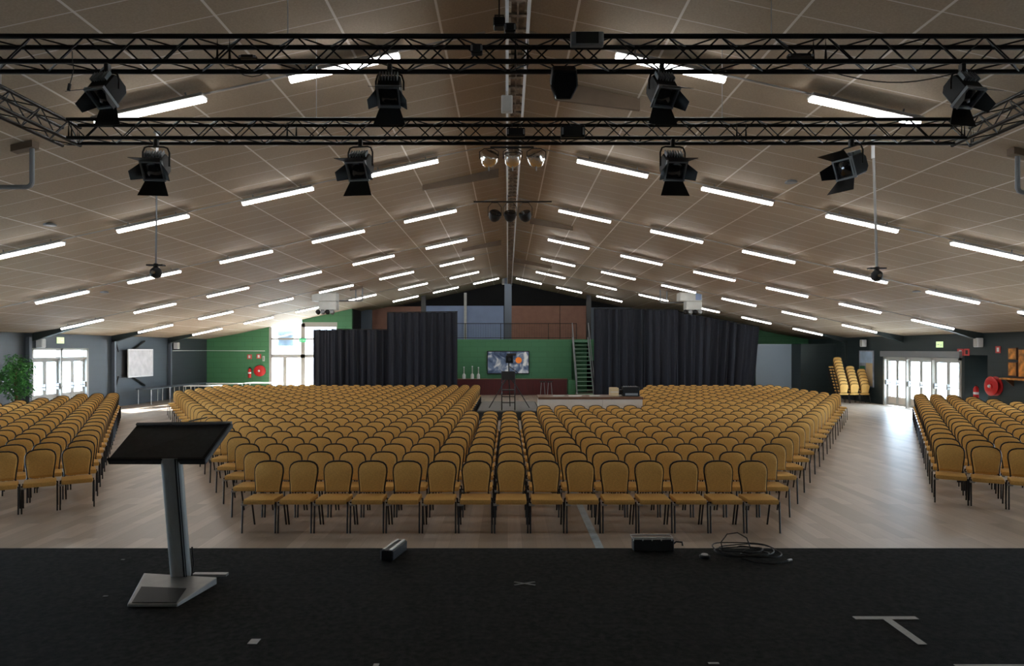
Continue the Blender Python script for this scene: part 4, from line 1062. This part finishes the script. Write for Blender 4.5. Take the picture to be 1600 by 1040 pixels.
# ------------------------------------------------------------------ left side: tables, plant
def table(x, y, lx, ly, m, lab, rz=0, h=.74):
    t = thing('folding_table', lab, 'table', (x, y, 0), rz, 'folding tables by the left end')
    MB().bb((-lx / 2, -ly / 2, h - .04), (lx / 2, ly / 2, h)).build('table_top', m, t, bevel=.008)
    for a in (-1, 1):
        for b in (-1, 1): MB().tube([(a * (lx / 2 - .08), b * (ly / 2 - .08), 0), (a * (lx / 2 - .08), b * (ly / 2 - .08), h - .04)], .018, 6).build('leg', 'steel', t)
table(-16.75, 32.4, .75, 1.9, 'slate', 'grey-topped table along slate wall, nearest the map board')
table(-16.75, 34.6, .75, 1.9, 'slate', 'grey-topped table along slate wall, middle one')
table(-16.75, 36.8, .75, 1.9, 'slate', 'grey-topped table along slate wall, nearest the green wall')
table(cx(319, 34.5), 34.5, 1.75, .75, 'white', 'white-topped table at the corner of the middle chairs')
table(cx(352, 36.8), 36.8, 1.75, .75, 'white', 'white-topped table before the green wall, beside the extinguisher')
table(cx(410, 37.4), 37.4, 1.75, .75, 'white', 'white-topped table before the green wall, below the hose reel')
q = thing('potted_tree', 'bushy green potted tree beside the left double doors', 'plant', (-16.35, 22.7, 0))
MB().lathe([(.2, 0), (.26, .4), (.27, .42), (.24, .42), (.22, .36)], 18).build('pot', 'midgrey', q, smooth=True)
MB().tube([(0, 0, .36), (.03, 0, .8), (-.02, .02, 1.3), (0, 0, 1.9)], .06, 8, r2=.03).build('trunk', 'trunk', q, smooth=True)
lf = MB(); rnd = random.Random(3)
for i in range(1500):
    u, v_, w_ = rnd.gauss(0, 1), rnd.gauss(0, 1), rnd.gauss(0, 1); l = math.sqrt(u * u + v_ * v_ + w_ * w_) + 1e-6; rr = rnd.random() ** .4
    c = Vector((u / l * rr * .55, v_ / l * rr * .6, 1.62 + w_ / l * rr * .82)); c.x *= 1 + .15 * math.sin(c.z * 5); c += Vector((.08 * math.sin(c.z * 7), .1 * math.cos(c.z * 6), 0))
    T = Matrix.Translation(c) @ Matrix.Rotation(rnd.uniform(0, 6.28), 4, 'Z') @ Matrix.Rotation(rnd.uniform(-1.2, .6), 4, 'X')
    s_ = rnd.uniform(.07, .13)
    lf.add([(0, 0, 0), (s_ * .38, s_ * .5, .01), (0, s_ * 1.2, -.01), (-s_ * .38, s_ * .5, .01)], [(0, 1, 2, 3)], T)
lf.build('foliage', 'leaf', q)
p = (-12.9, GY + .22, 3.1)  # panel put in for a blue object outside the glazing
tag(MB().bb((p[0] - .45, p[1], p[2] - .35), (p[0] + .45, p[1] + .03, p[2] + .55)).build('outside_blue_panel', 'posterblue'), 'pale blue panel behind upper pane of tall glazing, for a blue object outside', 'poster')

# ------------------------------------------------------------------ camera, light, world
cam = bpy.data.cameras.new('camera'); co = bpy.data.objects.new('camera', cam); COL.objects.link(co)
co.location = (0, 0, CAMZ); co.rotation_euler = (R(90), 0, 0)
cam.sensor_width = 36; cam.lens = 36 * F / 1600; cam.shift_x = (800 - VX) / 1600; cam.shift_y = (VY - 520) / 1600
cam.clip_end = 300; scn.camera = co
w = bpy.data.worlds.new('sky'); scn.world = w; w.use_nodes = True
bg = w.node_tree.nodes['Background']; bg.inputs[0].default_value = (0.70, 0.85, 1.0, 1); bg.inputs[1].default_value = 6.5
sl = bpy.data.lights.new('sun', 'SUN'); sl.energy = 20; sl.angle = R(1.0); sl.color = (1, .96, .9)
so = bpy.data.objects.new('sun', sl); COL.objects.link(so)
d = Vector((-.235, -.92, -.32)); so.rotation_euler = d.to_track_quat('-Z', 'Y').to_euler()
def portal(c, d, sx, sy):
    l = bpy.data.lights.new('portal', 'AREA'); l.shape = 'RECTANGLE'; l.size = sx; l.size_y = sy
    l.cycles.is_portal = True
    o = bpy.data.objects.new('portal', l); COL.objects.link(o); o.location = c; o.rotation_euler = Vector(d).to_track_quat('-Z', 'Y').to_euler()
portal((-W - .35, (DL0 + DL1) / 2, 1.3), (1, 0, 0), 3.4, 2.6)
portal((W + .35, (DR0 + DR1) / 2, 1.1), (-1, 0, 0), 5.4, 2.2)
for sx in (-1, 1):
    for a in (7.0, 13.5): portal((sx * (W + .35), a + 1.7, 1.3), (-sx, 0, 0), 3.4, 2.6)  # sky portals for the added, unseen side glazing
portal(((gx0 + gx1) / 2, GY + .35, 2.05), (0, -1, 0), 4.0, 4.1)
vs_ = scn.view_settings
vs_.view_transform = 'Standard'; vs_.look = 'None'; vs_.gamma = 1; vs_.use_curve_mapping = False; vs_.exposure = 2.25
try:
    scn.cycles.use_denoising = True; scn.cycles.denoiser = 'OPENIMAGEDENOISE'; scn.cycles.max_bounces = 8; scn.cycles.diffuse_bounces = 5
    scn.cycles.sample_clamp_indirect = 6
except Exception: pass
